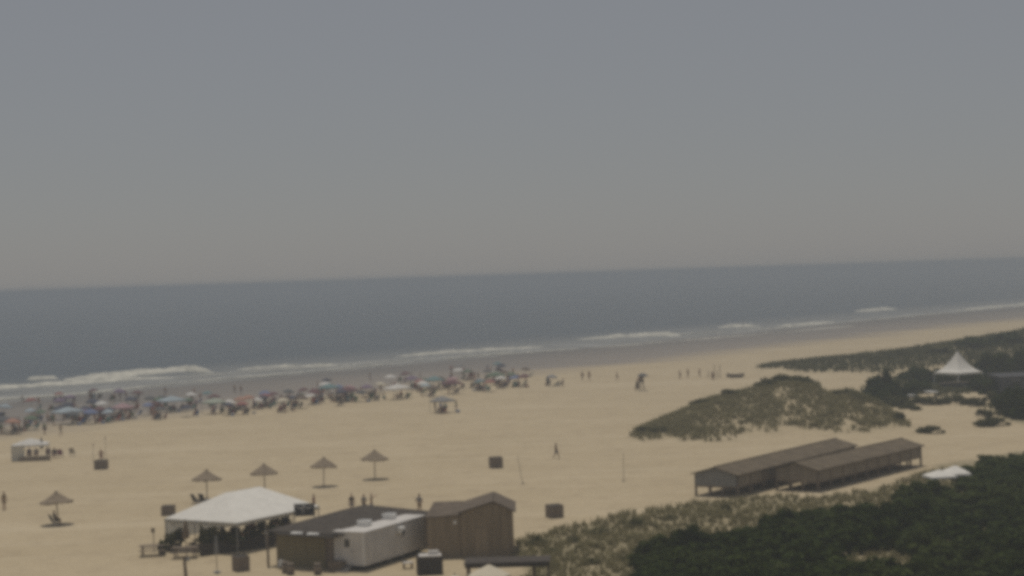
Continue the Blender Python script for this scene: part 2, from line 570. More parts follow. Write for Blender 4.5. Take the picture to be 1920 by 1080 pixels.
wave('breaking_wave', [(-60, 735), (0, 727), (70, 723), (150, 717), (240, 711), (330, 707)], 0.5, 8, 'lower foam line just shoreward of the long left breaker', 3)
wave('breaking_wave', [(440, 693), (520, 688), (600, 686), (680, 684)], 0.45, 4, 'thin broken crest between the long left breaker and the middle wave', 4)
wave('breaking_wave', [(740, 669), (830, 661), (900, 657), (970, 653), (1020, 650)], 0.5, 5, 'white wave at the middle of the shoreline, seaward of the crowd', 5)
wave('breaking_wave', [(1082, 637), (1140, 633), (1200, 629), (1250, 627), (1262, 630)], 0.8, 8, 'bright breaker above the two standing bathers right of the crowd', 6)
wave('breaking_wave', [(1348, 615), (1385, 612), (1420, 613)], 0.8, 8, 'small bright breaker seaward of the row of beach posts', 7)
wave('breaking_wave', [(1455, 612), (1510, 608), (1560, 604)], 0.5, 6, 'faint foam patch right of the small bright breaker', 8)
wave('breaking_wave', [(1604, 585), (1640, 582), (1672, 579)], 0.8, 9, 'farthest bright breaker, above the vegetated far dune', 9)
wave('breaking_wave', [(1780, 584), (1850, 577), (1920, 571), (2000, 563)], 0.5, 6, 'pale crest running off the right edge of the sea', 10)
# thin swash edge
def swash(pts, w, label, seed):
    P = [G(px, py, SEA_Z) for px, py in pts]
    path = []
    for i in range(len(P) - 1):
        k = max(2, int((P[i + 1] - P[i]).length / 1.5))
        path += [P[i].lerp(P[i + 1], j / k) for j in range(k)]
    m = MB(); vs_ = []
    for i, p in enumerate(path):
        jit = float(fbm(np.array([i * 0.11]), np.array([seed * 3.3]), seed)[0])
        ww = w * max(0.0, (jit - 0.25)) * 2.2
        off = (float(fbm(np.array([i * 0.04]), np.array([seed * 1.3]), seed + 3)[0]) - 0.5) * 6
        for k, f in enumerate((-0.5, 0.0, 0.5)):
            q = p + SN * (off + f * ww)
            z = max(hz(q.x, q.y), SEA_Z + 0.1) + (0.09 if f == 0 else 0.03)
            vs_.append((q.x, q.y, z))
    n = len(path)
    m.add(vs_, [(i * 3 + j, (i + 1) * 3 + j, (i + 1) * 3 + j + 1, i * 3 + j + 1) for i in range(n - 1) for j in range(2)])
    o = m.build('swash_foam', foam_m, smooth=True)
    o['kind'] = 'stuff'; o['label'] = label
    return o
swash([(-60, 757), (0, 749), (120, 741), (240, 729), (400, 712), (520, 703), (640, 692), (780, 679), (900, 668), (1010, 660), (1100, 654), (1210, 645), (1330, 635), (1460, 624), (1600, 612)], 5.0, 'thin white swash line where the last wave runs up the sand', 2)
swash([(300, 712), (420, 701), (560, 692), (700, 680), (820, 671), (960, 661)], 3.0, 'broken foam line between the swash and the breakers', 6)
swash([(1270, 628), (1360, 622), (1450, 616), (1560, 607), (1680, 596), (1800, 584), (1930, 572)], 4.0, 'pale foam line along the far right shore', 9)

# ------------------------------------------------------------------ haze: one closed box of even air
hb = MB().box((0, 0, 9.1), (39000, 39000, 24.6))
haze = hb.build('haze', None)
hm = bpy.data.materials.new('haze')
hm.use_nodes = True
hn, hl = hm.node_tree.nodes, hm.node_tree.links
hn.remove(hn['Principled BSDF'])
pv = hn.new('ShaderNodeVolumePrincipled')
pv.inputs['Color'].default_value = HAZE_COLOR
pv.inputs['Density'].default_value = HAZE_DENSITY
pv.inputs['Anisotropy'].default_value = 0.0
hl.new(pv.outputs[0], hn['Material Output'].inputs['Volume'])
haze.data.materials.append(hm)
haze['kind'] = 'stuff'
haze['label'] = 'pale even sea haze over the whole beach'


# ------------------------------------------------------------------ dune grass (nobody could count the blades)
def grass(name, sampler, count, h0, h1, material, label, seed, blades=6, wid=0.035, thr=0.25):
    r = np.random.default_rng(seed)
    pts = []
    got = 0
    while got < count:
        x, y = sampler(r, count * 3)
        v = veg(x, y)
        keep = r.random(x.shape) < np.where(v > thr, v, 0)
        x, y = x[keep], y[keep]
        pts.append(np.stack([x, y], 1)); got += len(x)
        if len(pts) > 12: break
    P = np.concatenate(pts)[:count]
    n = len(P)
    z = height(P[:, 0], P[:, 1])
    k = blades
    base = np.repeat(np.stack([P[:, 0], P[:, 1], z - 0.02], 1), k, 0)
    m = n * k
    a = r.random(m) * 2 * np.pi
    big = 0.6 + 0.8 * np.repeat(fbm(P[:, 0] / 3, P[:, 1] / 3, seed), k)
    hh = (h0 + (h1 - h0) * r.random(m)) * big
    lean = (0.25 + 0.7 * r.random(m)) * hh
    off = np.stack([np.cos(a), np.sin(a), np.zeros(m)], 1) * (r.random(m) * 0.14)[:, None]
    side = np.stack([-np.sin(a), np.cos(a), np.zeros(m)], 1) * wid * (0.7 + 0.8 * r.random(m))[:, None]
    dirn = np.stack([np.cos(a), np.sin(a), np.zeros(m)], 1)
    b = base + off
    mid = b + dirn * (lean * 0.35)[:, None] + np.array([0, 0, 1.0]) * (hh * 0.62)[:, None]
    tip = b + dirn * lean[:, None] + np.array([0, 0, 1.0]) * (hh * 0.95)[:, None]
    vv = np.stack([b - side, b + side, mid + side * 0.7, mid - side * 0.7, tip], 1).reshape(-1, 3)
    o = np.arange(m) * 5
    fq = np.stack([o, o + 1, o + 2, o + 3], 1).tolist()
    ft = np.stack([o + 3, o + 2, o + 4], 1).tolist()
    me_ = bpy.data.meshes.new(name)
    me_.from_pydata(vv.tolist(), [], fq + ft)
    me_.materials.append(material)
    ob = bpy.data.objects.new(name, me_); col.objects.link(ob)
    ob['kind'] = 'stuff'; ob['label'] = label
    return ob
g_dune = leaf_mat('dune_grass', (0.16, 0.145, 0.07), (0.30, 0.265, 0.15), 0.4)
g_dark = leaf_mat('dune_grass_green', (0.055, 0.06, 0.022), (0.13, 0.125, 0.055), 0.3)
def samp_box(x0, x1, y0, y1):
    return lambda r, n: (x0 + (x1 - x0) * r.random(n), y0 + (y1 - y0) * r.random(n))
def samp_fore(r, n):
    s, t = 1, 1
    x = -5 + 80 * r.random(n); y = 96 + 70 * r.random(n)
    k = in_poly(x, y, FORE)
    return x[k], y[k]
grass('beach_grass', samp_box(8, 54, 198, 268), 7000, 0.3, 0.75, g_dune, 'olive and straw coloured grass covering the big sand dune', 101)
grass('beach_grass', samp_box(45, 175, 290, 410), 15000, 0.5, 1.0, g_dark, 'low green scrub and grass on the far dune ridge', 102, wid=0.06)
grass('beach_grass', samp_fore, 11000, 0.25, 0.6, g_dune, 'dry grass on the low dunes between the sheds and the thicket', 103)
grass('beach_grass', samp_box(44, 110, 225, 300), 5000, 0.4, 0.9, g_dark, 'patchy grass on the sand around the peaked tent', 104, wid=0.05)

# ------------------------------------------------------------------ shrubs
bark = mat('shrub_bark', (0.09, 0.07, 0.05), 0.9, 0.3, 8)
def shrub_mesh(seed, leaves=1500, size=0.13, tall=1.0, squash=0.8):
    r = np.random.default_rng(seed)
    # uneven clumps on a dome, in a unit size crown (radius ~1, height ~tall)
    nc = 24
    cl = []
    for i in range(nc):
        a = r.random() * 2 * math.pi; e = math.asin(r.random() ** 0.8)
        rad = 0.55 + 0.45 * r.random()
        cl.append((math.cos(a) * math.cos(e) * rad * 0.85, math.sin(a) * math.cos(e) * rad * 0.85, 0.12 + math.sin(e) * rad * 0.85 * tall, 0.16 + 0.22 * r.random()))
    vv, ff = [], []
    for i in range(leaves):
        cx, cy, cz, cr = cl[int(r.random() * nc)]
        d = r.normal(size=3); d /= np.linalg.norm(d)
        q = np.array([cx, cy, cz]) + d * cr * (0.55 + 0.5 * r.random()) * np.array([1, 1, squash])
        if q[2] < 0.02: q[2] = 0.02 + 0.1 * r.random()
        t = r.normal(size=3); t -= d * t.dot(d) * 0.5; t /= np.linalg.norm(t)
        b = np.cross(d, t); b /= (np.linalg.norm(b) + 1e-6)
        s = size * (0.6 + 0.8 * r.random())
        o = len(vv)
        vv += [tuple(q - t * s), tuple(q + b * s * 0.45), tuple(q + t * s), tuple(q - b * s * 0.45)]
        ff.append((o, o + 1, o + 2, o + 3))
    me_ = bpy.data.meshes.new('crown'); me_.from_pydata(vv, [], ff)
    st = MB()
    for i in range(6):
        c = cl[i]
        mid = (c[0] * 0.35, c[1] * 0.35, c[2] * 0.5)
        st.tube((c[0] * 0.06, c[1] * 0.06, -0.05), mid, 0.04, 0.028, 5, False)
        st.tube(mid, c[:3], 0.028, 0.01, 5, False)
    sm = st.mesh('trunk', bark)
    return me_, sm
lm_dark = leaf_mat('thicket_leaves', (0.013, 0.024, 0.002), (0.048, 0.070, 0.009), 0.22)
lm_mid = leaf_mat('scrub_leaves', (0.045, 0.048, 0.018), (0.125, 0.12, 0.05), 0.25)
lm_green = leaf_mat('thicket_green_leaves', (0.028, 0.042, 0.008), (0.082, 0.105, 0.024), 0.28)
SHRUBS = [shrub_mesh(200 + i, 2100, 0.11) for i in range(5)]
SMALL = [shrub_mesh(300 + i, 700, 0.15, 0.9) for i in range(4)]
for mlist, m_ in ((SHRUBS, lm_dark), (SMALL, lm_mid)):
    for c_, t_ in mlist:
        c_.materials.append(m_)
def shrub(loc, rad, hgt, label, group, small=False, material=None):
    c_, t_ = random.choice(SMALL if small else SHRUBS)
    o = thing('shrub', label, 'shrub', (loc[0], loc[1], hz(loc[0], loc[1]) - 0.08), random.random() * 6.28, group)
    o.scale = (rad, rad * random.uniform(0.85, 1.15), hgt)
    c = bpy.data.objects.new('crown', c_); col.objects.link(c); c.parent = o
    t = bpy.data.objects.new('trunk', t_); col.objects.link(t); t.parent = o
    if material: objmat(c, material)
    return o
# the dark thicket at lower right
THICK = wpoly([(1232, 1050), (1340, 1036), (1420, 1016), (1500, 990), (1650, 978), (1720, 944), (1790, 912), (1850, 880), (1960, 862), (2020, 1000), (2030, 1180), (1180, 1180)])
tx = [p[0] for p in THICK]; ty = [p[1] for p in THICK]
r_ = np.random.default_rng(5)
placed = []
tries = 0
while len(placed) < 260 and tries < 20000:
    tries += 1
    x = min(tx) + (max(tx) - min(tx)) * r_.random(); y = min(ty) + (max(ty) - min(ty)) * r_.random()
    if not in_poly(np.array([x]), np.array([y]), THICK)[0]: continue
    if any((x - a) ** 2 + (y - b) ** 2 < 1.1 ** 2 for a, b in placed): continue
    placed.append((x, y))
edge_lab = 'dark green shrub in the dense thicket at the lower right'
for x, y in placed:
    h_ = random.uniform(1.0, 2.1) * (1.0 if y < 150 else 0.8)
    green = fbm(np.array([x / 9.0]), np.array([y / 9.0]), 83)[0] + random.uniform(-.12, .12) > .55
    ipx = 960 + x / y * FPX
    zone = ('below the white square umbrellas' if ipx > 1690 and y > 132 else 'at the right edge of the thicket' if ipx > 1800 else 'right below the nearer cabana row' if y > 128 and ipx > 1440
            else 'on the left flank of the thicket' if ipx < 1440 else 'along the bottom edge of the thicket' if y < 113 else 'in the middle of the thicket')
    edge_lab = ('mid green' if green else 'very dark green') + ' shrub ' + zone + ' at lower right'
    shrub((x, y), random.uniform(1.5, 2.3), h_, edge_lab, 'shrubs of the dark thicket', material=lm_green if green else None)
for px, d, h_, rad, lab in [
    (1210, 121.5, 0.9, 1.1, 'low green shrub at the left tip of the dark thicket'),
    (1250, 123, 1.1, 1.5, 'rounded green shrub second from the left tip of the thicket'),
    (1300, 125, 1.3, 1.7, 'green shrub on the upper left edge of the dark thicket'),
    (1345, 126, 1.1, 1.4, 'small green shrub on the left shoulder of the dark thicket')]:
    p = PXZ(px, d); shrub(p, rad, h_, lab, 'edge shrubs of the thicket')
# scrub round the peaked tent and on the right edge
for px, d, h_, rad, lab in [
    (1640, 262, 3.3, 2.0, 'tall dark bush standing at the left end of the scrub by the peaked tent'),
    (1657, 264, 4.2, 1.8, 'tallest dark bush left of the peaked tent'),
    (1672, 258, 2.6, 2.0, 'dense bush just right of the tallest dark bush'),
    (1648, 252, 2.2, 2.4, 'broad low bush at the foot of the tall dark bushes'),
    (1700, 262, 2.0, 2.0, 'mid height bush between the dark bushes and the peaked tent'),
    (1680, 246, 1.6, 2.6, 'spreading bush below the dark bushes, on the sand edge'),
    (1703, 241, 1.0, 1.6, 'low bush on bare sand below the spreading bush'),
    (1717, 238, 0.7, 1.0, 'small tuft bush alone on the sand, left of the bare patch'),
    (1740, 290, 3.2, 2.2, 'dark bush directly left of the peaked tent roof'),
    (1712, 296, 2.6, 2.4, 'bush behind the white glinting tables'),
    (1748, 246, 1.4, 1.7, 'round bush in front of the tables beside the peaked tent'),
    (1768, 247, 1.1, 1.5, 'lower of the two bushes in front of the tent counter'),
    (1810, 245, 1.2, 1.6, 'bush in front of the right half of the tent counter'),
    (1832, 241, 1.5, 1.3, 'upright bush on the sand right of the tent counter'),
    (1846, 226, 1.0, 1.5, 'isolated bush on the slope right of the bare sand'),
    (1852, 300, 4.0, 2.8, 'dark tall bush right behind the peaked tent'),
    (1876, 292, 4.6, 3.0, 'large dark bush right of the peaked tent'),
    (1905, 300, 5.2, 3.2, 'high dark bush near the right edge behind the grey hut'),
    (1935, 296, 5.0, 3.0, 'dark bush cut by the right edge behind the grey hut'),
    (1888, 229, 3.2, 2.6, 'dark green bush on the right edge below the grey hut'),
    (1912, 224, 4.3, 3.0, 'big dark bush filling the right edge below the grey hut'),
    (1940, 220, 4.0, 3.0, 'dark bush half outside the right edge'),
    (1722, 270, 2.2, 2.4, 'bush filling the gap behind the lower white table'),
    (1760, 284, 2.4, 2.4, 'bush under the left eave of the peaked tent'),
    (1790, 288, 1.8, 2.6, 'bush behind the tent counter, in the middle'),
    (1822, 286, 2.2, 2.4, 'bush under the right eave of the peaked tent'),
    (1842, 268, 2.4, 2.4, 'bush between the tent counter and the grey hut'),
    (1862, 262, 2.6, 2.2, 'bush at the left wall of the grey hut'),
    (1788, 252, 1.1, 2.0, 'low bush on the sand before the middle of the counter'),
    (1725, 250, 1.2, 1.8, 'low bush right below the lower white table'),
    (1870, 244, 1.8, 2.2, 'bush on the slope below the left of the grey hut'),
    (1858, 212, 1.2, 2.0, 'low bush on the slope far below the grey hut'),
    (1760, 345, 1.6, 4.0, 'broad scrub on the far ridge behind the peaked tent'),
    (1690, 348, 1.2, 3.6, 'broad scrub on the far ridge left of the peaked tent'),
    (1830, 350, 2.0, 4.2, 'broad scrub on the far ridge right of the tent peak'),
    (1890, 352, 2.4, 4.4, 'broad scrub on the far ridge near the right edge'),
    (1620, 346, 1.0, 3.2, 'low scrub on the left part of the far ridge'),
    (1742, 205, 1.0, 1.5, 'dark bush behind the right end of the cabana rows'),
    (1686, 214, 1.3, 0.9, 'narrow bush at the right foot of the big dune')]:
    p = PXZ(px, d)
    shrub(p, rad, h_, lab, 'scrub around the peaked tent', small=h_ < 2.0, material=lm_dark if h_ >= 2.0 else lm_mid)
# scrub on the crest of the big dune
for px, py, d, h_, rad, lab in [
    (1446, 730, 239, 1.3, 2.4, 'scrub clump on the crest of the big dune, left of its top'),
    (1478, 723, 241, 1.5, 3.0, 'largest scrub clump on the very top of the big dune'),
    (1508, 728, 240, 1.3, 2.4, 'scrub clump on the crest of the big dune, right of its top'),
    (1375, 745, 233, 0.8, 2.2, 'low scrub on the left shoulder of the big dune'),
    (1320, 762, 228, 0.7, 2.2, 'low scrub halfway down the left shoulder of the big dune'),
    (1210, 818, 212, 0.9, 1.4, 'dark scrub clump at the left tip of the big dune'),
    (1238, 812, 211, 0.7, 1.8, 'second scrub clump from the left tip of the big dune'),
    (1585, 745, 236, 0.7, 1.8, 'scrub clump on the right shoulder of the big dune'),
    (1632, 764, 230, 0.6, 1.6, 'scrub clump low on the right flank of the big dune')]:
    p = D(px, py, d); shrub(p, rad, h_, lab, 'scrub on the big dune', small=True)
for px, py, h_, rad, w_ in [(1005, 1022, .7, 1.0, 'nearest the brown shed'), (1032, 1040, .5, .9, 'above the right pergola post'), (1120, 1004, .5, 1.2, 'below the bin crate'), (1187, 990, .7, 1.1, 'on the upper dune edge, right of the bin crate'), (1255, 978, .45, .9, 'on the upper dune edge left of the cabana row'),
                         (1180, 1055, .5, 1.0, 'left of the thicket tip near the bottom'), (1360, 965, .8, .6, 'standing upright below the cabana row'), (1290, 1000, .4, 1.0, 'just above the left thicket edge'), (1075, 1020, .5, .8, 'between shed and thicket, in the middle'), (1110, 1062, .5, .8, 'near the bottom right of the pergola')]:
    p = G(px, py); shrub(p, rad, h_, 'small scrubby plant ' + w_, 'small plants on the low dunes', small=True)

# ------------------------------------------------------------------ materials for built things
wood_post = mat('weathered_post', (0.19, 0.15, 0.115), 0.9, 0.3, 5, stretch=(1, 1, 0.2))
brown_roof = mat('brown_shingle', (0.115, 0.09, 0.068), 0.9, 0.25, 1.3, bump=0.5, bscale=5)
brown_wall = mat('brown_siding', (0.26, 0.205, 0.14), 0.9, 0.22, 1.2, stretch=(3, 3, 0.25), bump=0.4, bscale=6)
dark_roof = mat('dark_roofing', (0.06, 0.05, 0.042), 0.9, 0.25, 2, bump=0.4, bscale=6)
grey_panel = mat('grey_gable_board', (0.24, 0.235, 0.22), 0.85, 0.15, 2)
white_paint = mat('white_trailer_paint', (0.56, 0.535, 0.505), 0.5, 0.1, 0.9)
white_plastic = mat('white_plastic', (0.78, 0.77, 0.74), 0.45, 0.05, 3)
white_canvas = canvas('white_canvas', (0.77, 0.75, 0.70), 0.14)
cream_canvas = canvas('cream_canvas', (0.74, 0.68, 0.55), 0.3)
clear_wall = canvas('pale_tent_wall', (0.62, 0.60, 0.54), 0.5)
grey_metal = mat('grey_metal', (0.32, 0.32, 0.32), 0.5, 0.1, 6, metallic=0.6)
dark_metal = mat('dark_metal', (0.045, 0.045, 0.05), 0.6, 0.2, 6)
dark_glass = mat('dark_glass', (0.03, 0.035, 0.04), 0.12, 0.1, 2, spec=0.6)
thatch_m = mat('thatch', (0.25, 0.20, 0.145), 0.95, 0.4, 9, stretch=(1, 1, 0.4), bump=0.8, bscale=30)
olive_wall = mat('olive_board', (0.21, 0.175, 0.10), 0.9, 0.2, 1.5, stretch=(3, 3, 0.3))
crate_m = mat('crate_wood', (0.22, 0.18, 0.145), 0.9, 0.25, 5, stretch=(0.4, 0.4, 2))
cabana_wall = mat('cabana_boards', (0.25, 0.21, 0.16), 0.9, 0.2, 1.2, stretch=(3, 3, 0.25))
cabana_roof = mat('cabana_roofing', (0.125, 0.098, 0.066), 0.9, 0.22, 0.8, bump=0.5, bscale=5)
blue_grey = mat('blue_grey_tarp', (0.065, 0.07, 0.08), 0.7, 0.2, 1.5)
terracotta = mat('planter', (0.12, 0.10, 0.08), 0.9, 0.2, 5)

def hip_roof(L, W, z0, z1, ridge_len, over=0.0, t=0.06):
    """four roof planes (front, back, left, right) in local coords, ridge along x"""
    a, b = L / 2 + over, W / 2 + over
    r = ridge_len / 2
    A, B, C, E = Vector((-a, -b, z0)), Vector((a, -b, z0)), Vector((a, b, z0)), Vector((-a, b, z0))
    P, Q = Vector((-r, 0, z1)), Vector((r, 0, z1))
    return [(A, B, Q, P), (C, E, P, Q), (E, A, P), (B, C, Q)]

# ------------------------------------------------------------------ long raised cabana rows
def shelter(p0, p1, W, zr, ze, zf, label, npost, pale_end=False):
    a, b = Vector((p0.x, p0.y, 0)), Vector((p1.x, p1.y, 0))
    L = (b - a).length
    ang = math.atan2(b.y - a.y, b.x - a.x)
    root = thing('cabana_row', label, 'cabana row', a, ang, 'long cabana rows below the dune')
    base = min(hz(*(a.lerp(b, t)).xy) for t in (0, .25, .5, .75, 1)) - 0.15
    h = W / 2
    for y in (-h, h):
        q = [(-0.3, y * 1.06, ze - 0.04), (L + 0.3, y * 1.06, ze - 0.04), (L + 0.3, 0, zr), (-0.3, 0, zr)]
        if y > 0: q = q[::-1]
        MB().slab(q, 0.09).build('roof_slope', cabana_roof, root)
    MB().tube((-0.3, 0, zr + 0.01), (L + 0.3, 0, zr + 0.01), 0.07, n=6).build('ridge_cap', cabana_roof, root)
    for x, s in ((0.02, -1), (L - 0.02, 1)):
        MB().slab([(x, -h + .2, zf), (x, h - .2, zf), (x, h - .2, ze - 0.06), (x, 0, zr - 0.12), (x, -h + .2, ze - 0.06)][::-s], 0.05).build('gable_board', (grey_panel if pale_end else cabana_wall) if s < 0 else cabana_wall, root)
    MB().box((L / 2, 0, zf - .08), (L - .1, W - .35, 0.14)).build('floor_deck', wood_post, root)
    xs = [0.15 + (L - 0.3) * i / (npost - 1) for i in range(npost)]
    for y in (-h + 0.15, h - 0.15):
        for x in xs:
            MB().box((x, y, (ze - 0.1 + base) / 2), (0.17, 0.17, ze - 0.1 - base)).build('post', wood_post, root)
        for i in range(npost - 1):
            x0, x1 = xs[i] + .085, xs[i + 1] - .085
            MB().box(((x0 + x1) / 2, y, (zf + ze) / 2 - .05), (x1 - x0, 0.05, ze - zf - .1)).build('wall_panel', cabana_wall, root)
    for x in (xs[0], xs[-1]):
        for y in (-0.6, 0.6):
            MB().box((x, y, (zf - .15 + base) / 2), (0.15, 0.15, zf - .15 - base)).build('post', wood_post, root)
    return root
SA0, SA1 = G(1341, 875, 2.6), G(1566, 822, 2.6)
SB0, SB1 = G(1492, 866, 2.6), G(1690, 822, 2.6)
shelter(SA0, SA1, 4.4, 2.6, 2.0, 0.9, 'long brown roofed cabana row raised on posts with a pale end wall, nearer the sea', 11, True)
shelter(SB0, SB1, 4.4, 2.6, 2.0, 0.9, 'long brown roofed cabana row raised on posts beside the thicket, nearer the camera', 10)

# ------------------------------------------------------------------ big white tent
tent_c0 = Vector((-20.9, 130.0, 0))
TA = math.radians(58)
tu, tv = Vector((math.cos(TA), math.sin(TA), 0)), Vector((-math.sin(TA), math.cos(TA), 0))
TL, TW, TE, TR = 9.8, 7.2, 2.4, 4.15
tc_ = tent_c0 + tu * TL / 2 + tv * TW / 2
tent = thing('party_tent', 'large white hip roofed party tent in the lower left foreground', 'tent', tc_, TA)
for i, q in enumerate(hip_roof(TL, TW, TE, TR, 4.0)):
    MB().slab(q, 0.02).build('roof_panel', white_canvas, tent)
for q in [((-TL/2, -TW/2), (TL/2, -TW/2)), ((TL/2, -TW/2), (TL/2, TW/2)), ((TL/2, TW/2), (-TL/2, TW/2)), ((-TL/2, TW/2), (-TL/2, -TW/2))]:
    (x0, y0), (x1, y1) = q
    m = MB(); k = 12; vs_ = []
    for i in range(k + 1):
        t = i / k
        x, y = x0 + (x1 - x0) * t, y0 + (y1 - y0) * t
        vs_ += [(x * 1.003, y * 1.003, TE - 0.005), (x * 1.006, y * 1.006, TE - 0.26 - 0.05 * (i % 2))]
    m.add(vs_, [(2 * i, 2 * i + 1, 2 * i + 3, 2 * i + 2) for i in range(k)])
    m.build('valance', clear_wall, tent)
for x in (-TL/2 + .05, -TL/6, TL/6, TL/2 - .05):
    for y in (-TW/2 + .05, TW/2 - .05):
        MB().tube((x, y, -0.1), (x, y, TE), 0.04, n=8).build('tent_pole', grey_metal, tent)
MB().tube((-2, 0, TR - .04), (2, 0, TR - .04), 0.04).build('ridge_pole', grey_metal, tent)
# half drawn side wall on the sea side
m = MB(); k = 24; vs_ = []
for i in range(k + 1):
    x = -TL/2 + TL * i / k
    y = TW/2 - 0.02 + 0.06 * math.sin(i * 1.9)
    vs_ += [(x, y, TE - 0.02), (x, y, 0.75)]
m.add(vs_, [(2 * i, 2 * i + 1, 2 * i + 3, 2 * i + 2) for i in range(k)])
m.build('side_curtain', clear_wall, tent)

# ------------------------------------------------------------------ bar hut with dark hip roof
hut_c = Vector((-12.1, 128.3, 0))
HA = math.radians(60)
hut = thing('bar_hut', 'beach bar hut with dark hipped roof and olive front, between tent and trailer', 'hut', hut_c, HA)
for q in hip_roof(12.2, 6.6, 2.5, 3.5, 3.0):
    MB().slab(q, 0.08).build('roof_plane', dark_roof, hut)
MB().box((0, 0, 1.2), (11.2, 5.6, 2.6)).build('wall', wood_post, hut)
MB().box((-5.63, 0.6, 1.2), (0.06, 4.2, 2.4)).build('front_boarding', olive_wall, hut)
MB().box((-6.1, -0.3, 2.36), (1.0, 5.0, 0.1)).build('awning', dark_roof, hut)
for y in (-2.6, 2.9):
    MB().box((-6.45, y, 1.1), (0.12, 0.12, 2.5)).build('awning_post', wood_post, hut)
for y in (-0.9, 0.5):
    MB().box((-6.15, y, 2.47), (0.5, 0.9, 0.1), rz=0.3).build('glint_block', white_plastic, hut, bevel=0.03)  # added white blocks standing in for bright glints on the awning
MB().box((-6.0, -2.9, 0.35), (1.1, 1.0, 0.7)).build('counter', wood_post, hut)
# dark banner frame beside the tent
bp_ = PXZ(573, 133)
ban = thing('banner_frame', 'dark banner frame with white strokes at the right corner of the white tent', 'banner', (bp_.x, bp_.y, hz(bp_.x, bp_.y)), math.radians(8))
MB().box((0, 0, 2.8), (1.5, 0.06, 0.95)).build('banner', dark_metal, ban)
for x in (-0.74, 0.74):
    MB().tube((x, 0.06, -0.1), (x, 0.06, 3.3), 0.035).build('pole', grey_metal, ban)
sm_ = MB()
for a_, b_2 in (((-.6, 2.1), (-.25, 1.85)), ((-.25, 1.85), (-.12, 2.15)), ((-.12, 1.55), (-.02, 2.15)), ((-.02, 2.15), (.28, 1.85)), ((.28, 1.85), (.6, 2.12))):
    sm_.tube((a_[0], -0.05, a_[1] + 1.02), (b_2[0], -0.05, b_2[1] + 1.02), 0.035, n=5)
sm_.build('white_lettering', white_plastic, ban)

# ------------------------------------------------------------------ white trailer
tr_near = G(683, 998, 2.7)          # near top corner
tr_far = G(800, 965, 2.7)
TRA = math.atan2(tr_far.y - tr_near.y, tr_far.x - tr_near.x)
TRL, TRW, TRH = 8.6, 2.5, 2.7
tru, trv = Vector((math.cos(TRA), math.sin(TRA), 0)), Vector((-math.sin(TRA), math.cos(TRA), 0))
tr_c = Vector((tr_near.x, tr_near.y, 0)) + tru * TRL / 2 + trv * TRW / 2
tr = thing('office_trailer', 'white box trailer with roof units parked beside the brown shed', 'trailer', tr_c, TRA)
MB().box((0, 0, 1.5), (TRL, TRW, 2.3)).build('body', white_paint, tr, bevel=0.03)
MB().box((0, 0, 2.68), (TRL + 0.12, TRW + 0.12, 0.06)).build('roof', white_paint, tr)
for y in (-TRW/2 - .012, TRW/2 + .012):
    for i in range(9):
        MB().box((-TRL/2 + 0.4 + i * (TRL - .8) / 8, y, 1.5), (0.04, 0.02, 2.2)).build('side_rib', white_paint, tr)
dr = MB().box((-TRL/2 - .015, 0.15, 1.38), (0.03, 0.95, 1.95)).build('door', white_paint, tr)
MB().box((-TRL/2 - .035, 0.15, 1.9), (0.012, 0.42, 0.55)).build('pane', dark_glass, dr)
MB().box((-TRL/2 - .05, -0.22, 1.35), (0.05, 0.05, 0.14)).build('handle', grey_metal, dr)
MB().box((-TRL/2 - .015, -1.15, 1.5), (0.03, 0.1, 2.2)).build('corner_trim', white_plastic, tr)
for x in (-1.6, 1.9):
    u_ = MB().box((x, 0.35, 2.92), (0.75, 0.85, 0.4)).build('roof_unit', white_plastic, tr, bevel=0.05)
    MB().box((x, 0.35, 3.13), (0.55, 0.6, 0.03)).build('fan_grille', grey_metal, u_)
su_ = MB().box((0.4, -TRW/2 - .22, 2.2), (0.6, 0.4, 0.42)).build('wall_unit', white_plastic, tr, bevel=0.04)
MB().box((0.4, -TRW/2 - .43, 2.05), (0.4, 0.012, 0.2)).build('vent', dark_metal, su_)
MB().box((0.95, -TRW/2 - .02, 1.95), (0.22, 0.03, 0.5)).build('electrical_box', dark_metal, tr)
for x in (-0.9, 0.9):
    for y in (-TRW/2 + .18, TRW/2 - .18):
        w = MB().tube((x, y - .11, 0.36), (x, y + .11, 0.36), 0.36, n=16).build('wheel', dark_metal, tr)
        MB().tube((x, y - .125, 0.36), (x, y + .125, 0.36), 0.17, n=12).build('rim', grey_metal, w)
MB().box((0, 0, 0.3), (TRL - .3, TRW - .3, 0.14)).build('chassis', dark_metal, tr)
for x in (-TRL/2 + .4, TRL/2 - .4):
    MB().box((x, 0, 0.1), (0.1, TRW - .5, 0.35)).build('support_leg', dark_metal, tr)
for i in range(3):
    MB().box((-TRL/2 - .3 - .25 * i, 0.15, 0.32 - .12 * i), (0.26, 1.0, 0.06)).build('step', grey_metal, tr)

# ------------------------------------------------------------------ brown shed with lower annex
shed = thing('brown_shed', 'brown wooden shed with a gabled roof and a lower annex', 'shed', G(886, 1046), math.radians(0))
SDp = G(886, 1046)
sc_ = SDp.y / FPX
def SX(px): return (px - 886) * sc_
x0, x1 = SX(868), SX(964)
top, apex = 3.3, 3.95
MB().box(((x0 + x1) / 2, 2.6, top / 2 - .1), (x1 - x0, 5.2, top + .2)).build('wall', brown_wall, shed)
xm = SX(928)
g = MB().slab([(x0, -0.005, top), (x1, -0.005, top), (xm, -0.005, apex - .06)], 0.06); g.build('gable', brown_wall, shed)
MB().slab([(x0, 5.2, top), (xm, 5.2, apex - .06), (x1, 5.2, top)], 0.06).build('gable', brown_wall, shed)
MB().slab([(x0 - .2, -.2, top - .06), (xm, -.2, apex), (xm, 5.4, apex), (x0 - .2, 5.4, top - .06)][::-1], 0.08).build('roof_slope', brown_roof, shed)
